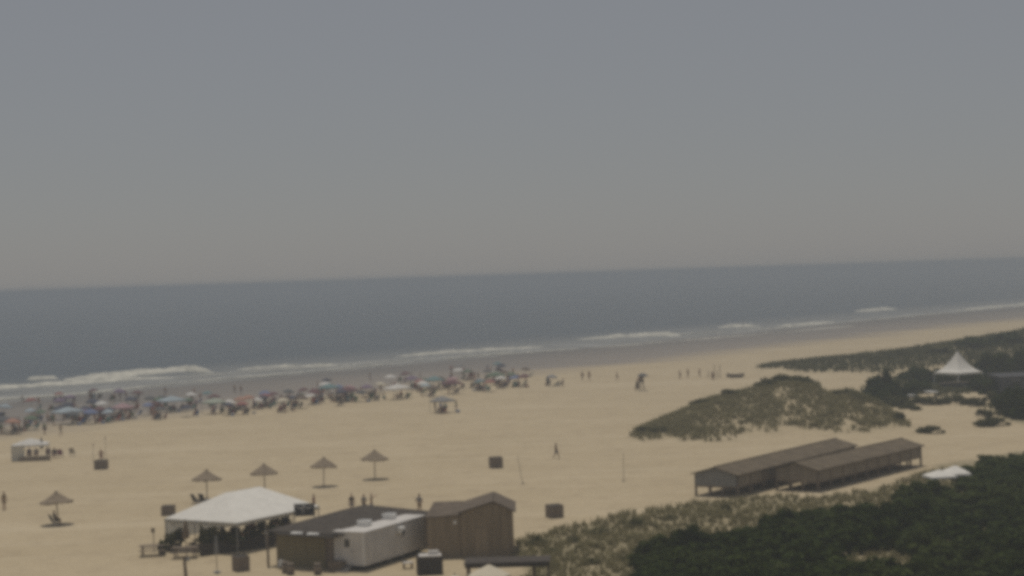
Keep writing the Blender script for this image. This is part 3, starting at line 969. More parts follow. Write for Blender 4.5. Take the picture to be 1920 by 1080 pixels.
MB().slab([(xm + .001, -.2, apex), (x1 + .2, -.2, top - .14), (x1 + .2, 5.4, top - .14), (xm + .001, 5.4, apex)][::-1], 0.08).build('roof_slope', brown_roof, shed)
a0 = SX(803)
MB().box(((a0 + x0) / 2 - .01, 2.4, 1.4), (x0 - a0 - .02, 4.4, 3.2)).build('annex_wall', brown_wall, shed)
MB().slab([(a0 - .15, .1, 2.98), (x0, .1, 3.12), (x0, 4.7, 3.5), (a0 + .3, 4.7, 3.5)], 0.08).build('annex_roof', brown_roof, shed)
nb_ = 12
for i in range(nb_ + 1):
    MB().box((x0 + (x1 - x0) * i / nb_, -0.012, top / 2 - .05), (0.05, 0.03, top)).build('batten', brown_wall, shed)
sd = MB().box((SX(905), -0.03, 1.05), (1.0, 0.05, 2.1)).build('door', brown_wall, shed)
MB().box((SX(905) + .38, -0.08, 1.05), (0.05, 0.05, 0.16)).build('handle', grey_metal, sd)
MB().box((SX(855), 0.17, 2.55), (0.22, 0.06, 0.22)).build('wall_lamp', white_plastic, shed)
# condenser in front
cu = thing('condenser_cabinet', 'dark cabinet with a pale lid between trailer and brown shed', 'cabinet', G(806, 1076), math.radians(6))
MB().box((0, 0, 0.6), (1.75, 1.1, 1.25)).build('body', dark_roof, cu, bevel=0.02)
MB().box((0.05, 0.05, 1.27), (1.5, 1.2, 0.07)).build('lid', white_paint, cu)
MB().box((0.3, 0.3, 1.42), (0.7, 0.5, 0.2)).build('vent_hood', white_paint, cu)
for i in range(5):
    MB().box((0, -0.56, 0.25 + i * .18), (1.5, 0.03, 0.06)).build('louvre', dark_metal, cu)
pl = thing('pallet_stack', 'low pale topped bench at the foot of the white trailer', 'bench', G(765, 1066), math.radians(15))
MB().box((0, 0, 0.42), (0.7, 0.5, 0.06)).build('top', white_paint, pl)
for x in (-.28, .28):
    MB().box((x, 0, 0.2), (0.07, 0.42, 0.42)).build('leg', wood_post, pl)

# ------------------------------------------------------------------ flat pergola at the bottom edge
pgc = G(952, 1050, 2.4)
pg = thing('pergola', 'flat dark roofed pergola in front of the brown shed', 'pergola', (pgc.x, pgc.y, 0), math.radians(-2))
MB().box((0, 0, 2.38), (5.3, 2.3, 0.12)).build('roof', dark_roof, pg)
for y in (-1.16, 1.16):
    MB().box((0, y, 2.24), (5.2, 0.1, 0.2)).build('fascia', dark_roof, pg)
for x in (-2.45, 1.6, 2.5):
    for y in (-1.0, 1.0):
        MB().box((x, y, 1.1), (0.13, 0.13, 2.5)).build('post', wood_post, pg)
MB().box((2.1, -0.2, 0.5), (0.9, 0.6, 1.1)).build('bar_counter', wood_post, pg)

# ------------------------------------------------------------------ market umbrellas
def market_umbrella(loc, rad, ztop, zeave, label, material, n=8, rz=0.0, group=None):
    o = thing('market_umbrella', label, 'umbrella', loc, rz, group)
    m = MB()
    vs_ = [(0, 0, ztop)]
    rings = [(0.35, 0.36), (0.7, 0.70), (1.0, 1.0)]
    for f, k in rings:
        for i in range(n):
            a = 2 * math.pi * i / n
            vs_.append((math.cos(a) * rad * f, math.sin(a) * rad * f, ztop - (ztop - zeave) * k * (1 - 0.04 * math.sin(f * math.pi))))
    for i in range(n):
        a = 2 * math.pi * i / n
        vs_.append((math.cos(a) * rad * 1.005, math.sin(a) * rad * 1.005, zeave - 0.16))
    fs_ = [(0, 1 + i, 1 + (i + 1) % n) for i in range(n)]
    for r in range(3):
        fs_ += [(1 + r * n + i, 1 + (r + 1) * n + i, 1 + (r + 1) * n + (i + 1) % n, 1 + r * n + (i + 1) % n) for i in range(n)]
    m.add(vs_, fs_); m.build('canopy', material, o)
    MB().tube((0, 0, -0.1), (0, 0, ztop + 0.12), 0.035).build('pole', wood_post, o)
    for i in range(n):
        a = 2 * math.pi * i / n
        MB().tube((0, 0, ztop - 0.35 * (ztop - zeave) - .25), (math.cos(a) * rad * .6, math.sin(a) * rad * .6, ztop - (ztop - zeave) * .62 - .02), 0.012, n=4).build('rib', wood_post, o)
    MB().lathe([(0.001, 0.0), (0.32, 0.0), (0.30, 0.09), (0.06, 0.12), (0.05, 0.3)], 14).build('base', grey_metal, o)
    return o
def at_z(px, py, z):
    p = G(px, py, z); return Vector((p.x, p.y, 0))
market_umbrella(at_z(917, 1078, 2.2), 1.3, 2.85, 2.2, 'cream market umbrella in front of the pergola at the bottom edge', cream_canvas)
market_umbrella(at_z(853, 1092, 2.2), 0.95, 2.65, 2.2, 'cream umbrella top just showing at the bottom edge below the cabinet', cream_canvas)
p = at_z(1792, 893, 2.35); p.z = hz(p.x, p.y)
market_umbrella(p, 1.55, 3.1, 2.5, 'white square umbrella in the thicket, the right one with the peak', white_canvas, n=4, rz=math.radians(40))
p = at_z(1762, 897, 2.3); p.z = hz(p.x, p.y)
market_umbrella(p, 1.5, 2.85, 2.35, 'white square umbrella in the thicket, lower left one of the pair', white_canvas, n=4, rz=math.radians(55))

# ------------------------------------------------------------------ peaked white tent on the right with counter
def peaked_tent():
    d = 278
    c = PXZ(1797, d)
    o = thing('peaked_tent', 'white high peaked tent among dark bushes on the right', 'tent', (c.x, c.y, hz(c.x, c.y)), math.radians(32))
    half, ze, zt, n = 2.6, 2.55, 5.75, 8
    sides = []
    for s in range(4):
        m = MB(); vs_ = []
        a0_ = s * math.pi / 2 - math.pi / 4
        for j in range(n + 1):
            f = j / n
            rad = half * math.sqrt(2) * (0.02 + 0.98 * f)
            z = ze + (zt - ze) * (1 - f) ** 1.7
            pa = Vector((math.cos(a0_) * rad, math.sin(a0_) * rad, z)); pb = Vector((math.cos(a0_ + math.pi / 2) * rad, math.sin(a0_ + math.pi / 2) * rad, z))
            for k in range(5):
                vs_.append(pa.lerp(pb, k / 4) - Vector((0, 0, 0.12 * math.sin(math.pi * k / 4) * f * (1 - f) * 2)))
        m.add(vs_, [(j * 5 + k, (j + 1) * 5 + k, (j + 1) * 5 + k + 1, j * 5 + k + 1) for j in range(n) for k in range(4)])
        m.build('roof_panel', white_canvas, o, smooth=True)
        pa = Vector((math.cos(a0_), math.sin(a0_), 0)) * half * math.sqrt(2); pb = Vector((math.cos(a0_ + math.pi / 2), math.sin(a0_ + math.pi / 2), 0)) * half * math.sqrt(2)
        MB().add([pa * 1.002 + Vector((0, 0, ze)), pb * 1.002 + Vector((0, 0, ze)), pb * 1.002 + Vector((0, 0, ze - .3)), pa * 1.002 + Vector((0, 0, ze - .3))], [(0, 1, 2, 3)]).build('valance', white_canvas, o)
        MB().tube((pa.x, pa.y, -.1), (pa.x, pa.y, ze), 0.05).build('tent_pole', white_plastic, o)
    MB().tube((0, 0, zt - .1), (0, 0, zt + .6), 0.04, 0.01).build('finial', white_plastic, o)
    return c
ptc = peaked_tent()
ct = thing('bar_counter', 'long dark counter in the shade under the peaked tent', 'counter', (ptc.x + 0.5, ptc.y - 4.0, hz(ptc.x, ptc.y - 4)), math.radians(4))
MB().box((0, 0, 0.55), (8.5, 0.7, 1.1)).build('front', blue_grey, ct)
MB().box((0, 0, 1.13), (8.8, 0.95, 0.06)).build('top', wood_post, ct)
gh = thing('grey_hut', 'dark blue grey hut at the right edge beside the peaked tent', 'hut', PXZ(1903, 262), math.radians(10))
MB().box((0, 0, 1.3), (6.2, 4.0, 2.8)).build('wall', blue_grey, gh)
MB().slab([(-3.4, -2.3, 2.72), (3.4, -2.3, 2.72), (3.4, 2.3, 3.0), (-3.4, 2.3, 3.0)], 0.1).build('roof', dark_metal, gh)
wf = MB().box((-0.9, -2.02, 1.7), (1.5, 0.06, 0.9)).build('window', dark_glass, gh)
MB().box((-0.9, -2.03, 2.2), (1.7, 0.12, 0.1)).build('sill', grey_metal, wf)
dk = thing('sand_fence', 'low dark plank deck under the counter of the peaked tent', 'deck', (ptc.x - 1.0, ptc.y - 6.5, hz(ptc.x - 1, ptc.y - 6.5) - .1), math.radians(4))
dk.name = 'plank_deck'
for i in range(26):
    MB().box((-6.2 + i * .5, 0, 0.22), (0.46, 4.2, 0.06)).build('plank', blue_grey if i % 3 else dark_roof, dk)
MB().box((0, -2.12, 0.06), (13, 0.06, 0.3)).build('fascia', dark_roof, dk)
def small_table(px, d, label, w=1.3):
    p = PXZ(px, d)
    t = thing('bistro_table', label, 'table', (p.x, p.y, hz(p.x, p.y)), random.random(), 'white tables beside the peaked tent')
    MB().lathe([(0.001, 0.76), (w / 2, 0.76), (w / 2, 0.72), (0.001, 0.72)], 18).build('top', white_plastic, t)
    MB().tube((0, 0, 0.0), (0, 0, 0.73), 0.04).build('stem', grey_metal, t)
    MB().lathe([(0.001, 0.06), (0.3, 0.03), (0.32, -0.02)], 14).build('base', grey_metal, t)
small_table(1742, 262, 'round white table glinting left of the peaked tent', 1.5)
small_table(1752, 261, 'second white table, touching the glinting one', 1.3)
small_table(1709, 256, 'lower white table among the bushes left of the peaked tent', 1.2)

# ------------------------------------------------------------------ thatched umbrellas on the open sand
def thatched(loc, label, rad=1.32, zt=2.75, first=None):
    o = thing('thatched_umbrella', label, 'umbrella', loc, random.random() * 6, 'thatched umbrellas on the open sand')
    rr = random.Random(int(loc[0] * 100))
    def jag(i, r, z):
        e = r / rad
        return (r * (1 + rr.uniform(-.05, .05) * e), z + rr.uniform(-.05, .03) * (0.3 + e))
    m = MB()
    m.lathe([(0.04, zt), (0.16, zt - .03), (0.5, zt - .26), (0.9, zt - .53), (rad, zt - .80), (rad * .98, zt - .90), (0.85, zt - .62), (0.05, zt - .15)], 44, jag)
    for i in range(90):
        a = rr.random() * 6.28; r0 = rad * rr.uniform(.85, 1.0)
        m.tube((math.cos(a) * r0, math.sin(a) * r0, zt - .76), (math.cos(a) * (r0 + .06), math.sin(a) * (r0 + .06), zt - .95 - rr.random() * .08), 0.02, 0.004, 3, False)
    m.build('thatch', thatch_m, o)
    m = MB().lathe([(0.14, zt - .05), (0.15, zt + .05), (0.02, zt + .16)], 10); m.build('cap', thatch_m, o)
    MB().tube((0, 0, -.2), (0, 0, zt - .1), 0.05, n=8).build('pole', wood_post, o)
    return o
for px, py, lab in [(109, 983, 'thatched umbrella at far left with a seated person under it'),
                    (388, 937, 'thatched umbrella above two dark chairs, second from left'),
                    (497, 925, 'thatched umbrella whose pole rises behind the white tent roof'),
                    (607, 912, 'thatched umbrella second from right, its shadow showing on the sand'),
                    (703, 898, 'rightmost and farthest of the thatched umbrellas')]:
    p = G(px, py); p.z = hz(p.x, p.y)
    t_ = thatched(p, lab, rad=random.uniform(1.25, 1.4), zt=random.uniform(2.65, 2.85))
    t_.rotation_euler = (random.uniform(-.05, .05), random.uniform(-.06, .06), t_.rotation_euler.z)

# ------------------------------------------------------------------ slatted bin crates
def crate(px, py, w, h, label, rz=0.0):
    p = G(px, py)
    o = thing('bin_crate', label, 'crate', (p.x, p.y, hz(p.x, p.y)), rz, 'wooden bin crates on the sand')
    sl = None
    k = 7
    for s in range(4):
        for i in range(k):
            if sl is None:
                sl = MB().box((0, -w / 2, 0), (w, 0.035, h / k * 0.86)).mesh('slat', crate_m)
            c = bpy.data.objects.new('slat', sl); col.objects.link(c); c.parent = o
            c.location = (0, 0, h * (i + .5) / k); c.rotation_euler = (0, 0, s * math.pi / 2)
        a = s * math.pi / 2 + math.pi / 4
        r = (w / 2 - .05) * math.sqrt(2)
        MB().box((math.cos(a) * r, math.sin(a) * r, h / 2 - .05), (.09, .09, h + .1)).build('corner_post', crate_m, o)
    MB().tube((0, 0, 0.05), (0, 0, h * .93), w * .36, w * .40, 14).build('bin', dark_metal, o)
    return o
crate(190, 879, 1.30, 1.0, 'dark slatted bin crate at the feet of the lone man left')
crate(930, 877, 1.25, 1.12, 'slatted bin crate alone in the middle of the sand', 0.2)
crate(1040, 970, 1.15, 1.05, 'slatted bin crate on the sand right of the brown shed', 0.35)
crate(316, 966, 1.05, 0.85, 'slatted bin crate behind the left corner of the white tent')
crate(452, 1070, 0.95, 1.05, 'slatted bin crate on the sand in front of the white tent', 0.5)

# ------------------------------------------------------------------ volleyball posts
vb = mat('dull_steel', (0.28, 0.25, 0.2), 0.6, 0.1, 5)
for px, py, lab, tilt in [(981, 908, 'thin leaning pole on the sand right of the middle crate', -0.1), (1169, 903, 'thin upright pole on the sand left of the cabana rows', 0.02)]:
    p = G(px, py)
    o = thing('court_post', lab, 'pole', (p.x, p.y, hz(p.x, p.y)), 0, 'thin court posts')
    MB().tube((0, 0, -.3), (tilt * 4.5, 0.2, 2.7), 0.03, 0.022, 8).build('post', vb, o)
    MB().lathe([(0.001, 0.12), (0.12, 0.1), (0.16, -0.05)], 10).build('sand_collar', vb, o)

# ------------------------------------------------------------------ people
SKIN = [mat('skin_fair', (0.42, 0.26, 0.19), 0.6, 0.05), mat('skin_tan', (0.30, 0.175, 0.115), 0.6, 0.05), mat('skin_brown', (0.16, 0.09, 0.06), 0.6, 0.05)]
HAIR = [mat('hair_dark', (0.025, 0.02, 0.016), 0.6, 0.2), mat('hair_brown', (0.08, 0.05, 0.03), 0.6, 0.2), mat('hair_blond', (0.25, 0.18, 0.09), 0.6, 0.2)]
CLOTH = {}
def cloth(name, c):
    CLOTH[name] = mat('cloth_' + name.replace(' ', '_'), c, 0.85, 0.08)
    return CLOTH[name]
for nm, c in [('white', (.62, .61, .58)), ('black', (.03, .03, .035)), ('navy', (.03, .045, .11)), ('red', (.38, .06, .05)), ('blue', (.07, .16, .38)), ('grey', (.2, .2, .2)),
              ('green', (.08, .18, .09)), ('pink', (.45, .2, .25)), ('teal', (.06, .22, .24)), ('maroon', (.16, .04, .06)), ('khaki', (.28, .22, .14)), ('purple', (.15, .08, .22))]:
    cloth(nm, c)

def skin_mesh(name, verts, edges, radii, sub=1, root=0):
    m = bpy.data.meshes.new(name + '_skeleton')
    m.from_pydata(verts, edges, [])
    o = bpy.data.objects.new(name + '_skeleton', m); col.objects.link(o)
    mod = o.modifiers.new('skin', 'SKIN'); mod.use_smooth_shade = True
    for i, r in enumerate(radii):
        sv_ = m.skin_vertices[0].data[i]
        sv_.radius = (r, r) if not isinstance(r, tuple) else r
        sv_.use_root = (i == root)
    sb = o.modifiers.new('sub', 'SUBSURF'); sb.levels = sub; sb.render_levels = sub
    dg = bpy.context.evaluated_depsgraph_get(); dg.update()
    out = bpy.data.meshes.new_from_object(o.evaluated_get(dg))
    out.name = name
    bpy.data.objects.remove(o)
    return out

def person_proto(pose):
    """joints of a 1.72 m adult facing -Y; returns meshes of body, hair, shirt, shorts"""
    pel = Vector((0, 0, 0.93)); lift = 0.0
    hipL, hipR = Vector((.10, 0, .90)), Vector((-.10, 0, .90))
    wst, chs, nck = Vector((0, 0, 1.08)), Vector((0, 0, 1.30)), Vector((0, 0, 1.47))
    if pose == 'stand':
        kn = [Vector((.11, -.02, .5)), Vector((-.11, -.02, .5))]; an = [Vector((.12, .02, .09)), Vector((-.12, .02, .09))]
        el = [Vector((.27, .02, 1.13)), Vector((-.27, .02, 1.13))]; wr = [Vector((.28, -.06, .88)), Vector((-.28, -.06, .88))]
    elif pose == 'hips':
        kn = [Vector((.13, -.02, .5)), Vector((-.11, -.05, .5))]; an = [Vector((.17, .02, .09)), Vector((-.13, .0, .09))]
        el = [Vector((.36, .06, 1.17)), Vector((-.36, .06, 1.17))]; wr = [Vector((.19, -.08, 1.02)), Vector((-.19, -.08, 1.02))]
    elif pose == 'walk':
        kn = [Vector((.10, -.19, .53)), Vector((-.10, .06, .50))]; an = [Vector((.10, -.27, .10)), Vector((-.10, .33, .16))]
        el = [Vector((.25, .14, 1.15)), Vector((-.25, -.10, 1.15))]; wr = [Vector((.25, .10, .90)), Vector((-.24, -.27, .98))]
    elif pose == 'reach':
        kn = [Vector((.12, -.04, .5)), Vector((-.12, .0, .5))]; an = [Vector((.13, .02, .09)), Vector((-.13, .05, .09))]
        el = [Vector((.36, -.15, 1.36)), Vector((-.27, .02, 1.13))]; wr = [Vector((.40, -.36, 1.50)), Vector((-.28, -.08, .90))]
    else:  # sitting on a chair (seat .42) or on the sand
        seat = 0.44 if pose == 'sit' else 0.10
        dz = seat - 0.93 + 0.10
        pel = Vector((0, 0, .93 + dz)); hipL, hipR = Vector((.10, -.02, .91 + dz)), Vector((-.10, -.02, .91 + dz))
        wst, chs, nck = Vector((0, .05, 1.08 + dz)), Vector((0, .10, 1.29 + dz)), Vector((0, .11, 1.46 + dz))
        if pose == 'sit':
            kn = [Vector((.12, -.44, .52)), Vector((-.12, -.44, .52))]; an = [Vector((.12, -.50, .09)), Vector((-.12, -.46, .09))]
            el = [Vector((.28, -.02, 1.10 + dz)), Vector((-.28, -.02, 1.10 + dz))]; wr = [Vector((.22, -.26, 1.02 + dz)), Vector((-.22, -.26, 1.02 + dz))]
        else:
            kn = [Vector((.15, -.36, .44)), Vector((-.15, -.38, .40))]; an = [Vector((.13, -.66, .09)), Vector((-.13, -.70, .09))]
            el = [Vector((.29, -.06, 1.12 + dz)), Vector((-.29, -.06, 1.12 + dz))]; wr = [Vector((.18, -.30, 1.08 + dz)), Vector((-.18, -.30, 1.08 + dz))]
    V, E, Rr = [], [], []
    def v(p, r, par=None):
        V.append(tuple(p)); Rr.append(r)
        if par is not None: E.append((par, len(V) - 1))
        return len(V) - 1
    i_p = v(pel, (.155, .115))
    i_w = v(wst, (.135, .10), i_p)
    i_c = v(chs, (.165, .115), i_w)
    i_n = v(nck, .06, i_c)
    i_nb = v(nck + Vector((0, -.015, .07)), .055, i_n)
    i_h0 = v(nck + Vector((0, -.03, .13)), (.068, .082), i_nb)
    i_h1 = v(nck + Vector((0, -.02, .20)), (.078, .092), i_h0)
    i_h2 = v(nck + Vector((0, -.005, .27)), (.05, .06), i_h1)
    v(nck + Vector((0, -.125, .155)), .014, i_h0)                     # nose
    for s in (-1, 1):
        v(nck + Vector((s * .085, -.015, .17)), .014, i_h1)           # ears
    sh = [chs + Vector((.17, .0, .09)), chs + Vector((-.17, .0, .09))]
    for k in (0, 1):
        s = 1 if k == 0 else -1
        a = v(sh[k], .062, i_c); b = v(el[k], .042, a); c = v(wr[k], .029, b)
        fd = (wr[k] - el[k]).normalized()
        palm = v(wr[k] + fd * .05, (.034, .02), c)
        palm2 = v(wr[k] + fd * .085, (.036, .018), palm)
        side = Vector((0, 1, 0)).cross(fd)
        if side.length < .1: side = Vector((1, 0, 0)).cross(fd)
        side.normalize(); curl = fd.cross(side).normalized()
        for q, ln in ((-1.5, .055), (-.5, .07), (.5, .075), (1.5, .066)):
            k1 = v(wr[k] + fd * (.10) + side * q * .020, .0095, palm2)
            k2 = v(wr[k] + fd * (.10 + ln * .5) + side * q * .021 + curl * .008, .0085, k1)
            v(wr[k] + fd * (.10 + ln) + side * q * .021 + curl * .026, .007, k2)
        t1 = v(wr[k] + fd * .06 + side * .05, .011, palm)
        v(wr[k] + fd * .10 + side * .062 + curl * .012, .0085, t1)
        hp = (hipL, hipR)[k]
        h_ = v(hp, .092, i_p); t_ = v(kn[k], .058, h_); cal = v(kn[k].lerp(an[k], .32) + Vector((0, .02, 0)), .056, t_); an_ = v(an[k], .036, cal)
        hl = v(an[k] + Vector((0, .03, -.05)), .036, an_)
        v(an[k] + Vector((0, -.14, -.06)), (.04, .024), an_)
    body = skin_mesh('person_body', V, E, Rr)
    hair = skin_mesh('hair', [tuple(nck + Vector((0, .03, .12))), tuple(nck + Vector((0, .025, .20))), tuple(nck + Vector((0, -.01, .27)))], [(0, 1), (1, 2)], [(.07, .06), (.086, .086), (.06, .07)])
    sv2 = [tuple(pel + Vector((0, 0, .03))), tuple(wst), tuple(chs), tuple(nck - Vector((0, 0, .05))), tuple(sh[0]), tuple(sh[0].lerp(el[0], .55)), tuple(sh[1]), tuple(sh[1].lerp(el[1], .55))]
    shirt = skin_mesh('shirt', sv2, [(0, 1), (1, 2), (2, 3), (2, 4), (4, 5), (2, 6), (6, 7)], [(.172, .132), (.155, .12), (.18, .132), .075, .078, .066, .078, .066])
    pv2 = [tuple(pel + Vector((0, 0, .06))), tuple(pel), tuple(hipL), tuple(hipL.lerp(kn[0], .72)), tuple(hipR), tuple(hipR.lerp(kn[1], .72))]
    shorts = skin_mesh('shorts', pv2, [(0, 1), (1, 2), (2, 3), (1, 4), (4, 5)], [(.16, .125), (.172, .13), .108, .09, .108, .09])
    return body, hair, shirt, shorts
POSES = {k: person_proto(k) for k in ('stand', 'hips', 'walk', 'reach', 'sit', 'ground')}
for t_ in POSES.values():
    for m_ in t_:
        m_.materials.append(SKIN[0])
        m_.polygons.foreach_set('use_smooth', [True] * len(m_.polygons))
rp = random.Random(99)
def person(loc, pose, rz, label, shirt='white', shorts='navy', skin=None, hair=None, group=None, scale=None):
    bm, hm_, sm2, pm = POSES[pose]
    o = bpy.data.objects.new('person', bm); col.objects.link(o)
    o.location = loc; o.rotation_euler = (0, 0, rz)
    s = scale or rp.uniform(.93, 1.05)
    o.scale = (s, s, s)
    objmat(o, SKIN[rp.choice((0, 0, 1, 1, 2)) if skin is None else skin])
    h = bpy.data.objects.new('hair', hm_); col.objects.link(h); h.parent = o; objmat(h, HAIR[rp.choice((0, 0, 1, 2)) if hair is None else hair])
    if shirt:
        c = bpy.data.objects.new('shirt', sm2); col.objects.link(c); c.parent = o; objmat(c, CLOTH[shirt])
    c = bpy.data.objects.new('shorts', pm); col.objects.link(c); c.parent = o; objmat(c, CLOTH[shorts])
    return tag(o, label, 'person', group)
def person_px(px, py, *a, **k):
    p = G(px, py); p.z = hz(p.x, p.y) - 0.01
    return person(p, *a, **k)

# beach chair
def chair_proto():
    fab = MB()
    fab.slab([(-.27, -.26, .36), (.27, -.26, .36), (.27, .24, .30), (-.27, .24, .30)], 0.03)
    seat = fab.mesh('seat', CLOTH['navy'])
    bk = MB().slab([(-.27, .24, .31), (.27, .24, .31), (.27, .52, .92), (-.27, .52, .92)], 0.03).mesh('backrest', CLOTH['navy'])
    fr = []
    for s in (-1, 1):
        fr.append(('frame', MB().tube((s * .29, -.27, .0), (s * .29, .30, .33), .016, n=6).tube((s * .29, .22, .30), (s * .29, .54, .95), .016, n=6).mesh('frame', grey_metal)))
        fr.append(('leg', MB().tube((s * .29, -.24, .38), (s * .29, .38, .0), .016, n=6).mesh('leg', grey_metal)))
        fr.append(('armrest', MB().box((s * .30, .02, .52), (.05, .5, .03)).tube((s * .29, -.22, .35), (s * .29, -.2, .52), .014, n=6).mesh('armrest', wood_post)))
    return seat, bk, fr
CH = chair_proto()
def chair(loc, rz, colour, label, group):
    seat, bk, fr = CH
    o = thing('beach_chair', label, 'chair', loc, rz, group)
    for nm, me_ in [('seat', seat), ('backrest', bk)]:
        c = bpy.data.objects.new(nm, me_); col.objects.link(c); c.parent = o; objmat(c, CLOTH[colour])
    for nm, me_ in fr:
        c = bpy.data.objects.new(nm, me_); col.objects.link(c); c.parent = o
    return o
def chair_px(px, py, rz, colour, label, group='single beach chairs'):
    p = G(px, py); p.z = hz(p.x, p.y)
    return chair(p, rz, colour, label, group)

SEA_RZ = math.atan2(SN.y, SN.x) + math.pi / 2     # facing the water (figures face -Y)
# the people one can pick out
person_px(787, 966, 'hips', 2.6, 'man in pale shirt standing behind the white trailer', 'grey', 'khaki', 1, 0, scale=1.06)
person_px(660, 962, 'stand', 0.4, 'person in dark clothes standing above the dark bar roof, leftmost of three', 'black', 'navy', 1, 0)
person_px(683, 962, 'hips', -.6, 'person in grey shirt standing above the dark bar roof, middle of three', 'grey', 'black', 1, 1)
person_px(697, 961, 'reach', 1.4, 'person in pale top standing above the dark bar roof, right of three', 'khaki', 'navy', 0, 1)
person_px(589, 962, 'stand', 2.0, 'person in dark top standing just right of the white tent peak', 'maroon', 'black', 1, 0)
person_px(1043, 861, 'walk', 1.2, 'lone walker on the open sand right of the middle crate', None, 'navy', 2, 0)
person_px(190, 868, 'hips', 0.3, 'man standing behind the slatted crate at left between two poles', None, 'maroon', 1, 0)
person_px(114, 817, 'walk', 2.2, 'person walking on the sand right of the left edge tents', 'khaki', 'green', 1, 1)
person_px(84, 815, 'stand', 2.8, 'person in green standing behind the white pop up tent', 'green', 'black', 1, 0)
person_px(1092, 713, 'stand', 2.6, 'left of two bathers standing near the wet sand right of the crowd', None, 'black', 1, 0)
person_px(1105, 713, 'stand', 2.9, 'right of two bathers standing near the wet sand right of the crowd', None, 'maroon', 1, 1)
person_px(1157, 714, 'walk', 1.5, 'single bather on dry sand left of the lifeguard stand', None, 'navy', 1, 1)
person_px(1275, 711, 'stand', 2.0, 'bather standing between the lifeguard stand and the row of posts', None, 'black', 1, 0)
person_px(8, 956, 'stand', 1.0, 'blurred person at the far left edge of the sand', 'khaki', 'khaki', 1, 1)
p = G(104, 984); chair((p.x, p.y, hz(p.x, p.y)), 2.2, 'black', 'dark beach chair under the far left thatched umbrella', 'chairs under thatched umbrellas')
person((p.x, p.y, hz(p.x, p.y) - .02), 'sit', 2.2, 'person sitting in a chair under the far left thatched umbrella', 'black', 'black', 1, 0)
chair_px(369, 944, 2.4, 'black', 'left of two dark chairs under the second thatched umbrella', 'chairs under thatched umbrellas')
chair_px(383, 943, 2.6, 'black', 'right of two dark chairs under the second thatched umbrella', 'chairs under thatched umbrellas')
for px, py, hgt, lab in [(175, 866, 2.2, 'thin pole on the sand left of the man by the crate'), (198, 866, 3.0, 'taller thin pole right of the man by the crate')]:
    q = G(px, py)
    o = thing('flag_pole', lab, 'pole', (q.x, q.y, hz(q.x, q.y)), 0, 'two thin poles by the left crate')
    MB().tube((0, 0, -.2), (0.04, 0, hgt), 0.03, 0.02).build('pole', vb, o)
    MB().add([(0.04, 0, hgt - .05), (0.04, 0, hgt - .4), (.10, .05, hgt - .42), (.11, .03, hgt - .1)], [(0, 1, 2, 3), (3, 2, 1, 0)]).build('furled_flag', CLOTH['maroon'], o)

# ------------------------------------------------------------------ beach shades
def colour_canvas(name, c):
    return canvas('shade_' + name.replace(' ', '_'), c, 0.35)
SHC = {'white': (.78, .77, .74), 'cream': (.72, .64, .45), 'pale blue': (.38, .54, .66), 'blue': (.12, .22, .55), 'navy': (.05, .07, .16), 'teal': (.12, .34, .38), 'orange': (.62, .25, .13),
       'red': (.48, .10, .09), 'maroon': (.22, .06, .09), 'purple': (.24, .13, .32), 'pink': (.55, .28, .33), 'green': (.12, .24, .13), 'pale green': (.42, .52, .40), 'grey': (.30, .31, .33), 'slate': (.11, .13, .16), 'brown': (.2, .13, .09)}
def beach_umbrella_proto():
    n = 16; m = MB(); R_, zt, ze = 1.1, 2.15, 1.68
    vs_ = [(0, 0, zt)]
    for j in range(1, 5):
        f = j / 4
        for i in range(n):
            a = 2 * math.pi * i / n
            k = 1.0 if i % 2 == 0 else 0.955
            vs_.append((math.cos(a) * R_ * f * k, math.sin(a) * R_ * f * k, zt - (zt - ze) * f ** 1.6))
    for i in range(n):
        a = 2 * math.pi * i / n; k = 1.0 if i % 2 == 0 else 0.955
        vs_.append((math.cos(a) * R_ * k, math.sin(a) * R_ * k, ze - .12))
    fs_ = [(0, 1 + i, 1 + (i + 1) % n) for i in range(n)]
    for r in range(4):
        fs_ += [(1 + r * n + i, 1 + (r + 1) * n + i, 1 + (r + 1) * n + (i + 1) % n, 1 + r * n + (i + 1) % n) for i in range(n)]
    m.add(vs_, fs_)
    rb = MB()
    for i in range(8):
        a = 2 * math.pi * i / 8
        rb.tube((0, 0, 1.5), (math.cos(a) * .75, math.sin(a) * .75, 1.88), .008, n=3)
    return m.mesh('canopy', white_canvas), MB().tube((0, 0, -.2), (0, 0, 2.25), .022, n=6).mesh('pole', grey_metal), rb.mesh('ribs', grey_metal)
UMB = beach_umbrella_proto()
def popup_proto():
    q = hip_roof(3.0, 3.0, 2.15, 2.95, 0.02)
    roof = MB()
    for f in q: roof.add(f, [tuple(range(len(f)))])
    val = MB()
    for a, b in (((-1.5, -1.5), (1.5, -1.5)), ((1.5, -1.5), (1.5, 1.5)), ((1.5, 1.5), (-1.5, 1.5)), ((-1.5, 1.5), (-1.5, -1.5))):
        val.add([(a[0], a[1], 2.15), (b[0], b[1], 2.15), (b[0], b[1], 1.92), (a[0], a[1], 1.92)], [(0, 1, 2, 3)])
    leg = MB().box((0, 0, 1.02), (.05, .05, 2.2)).mesh('leg', grey_metal)
    return roof.mesh('canopy', white_canvas), val.mesh('valance', white_canvas), leg
POP = popup_proto()
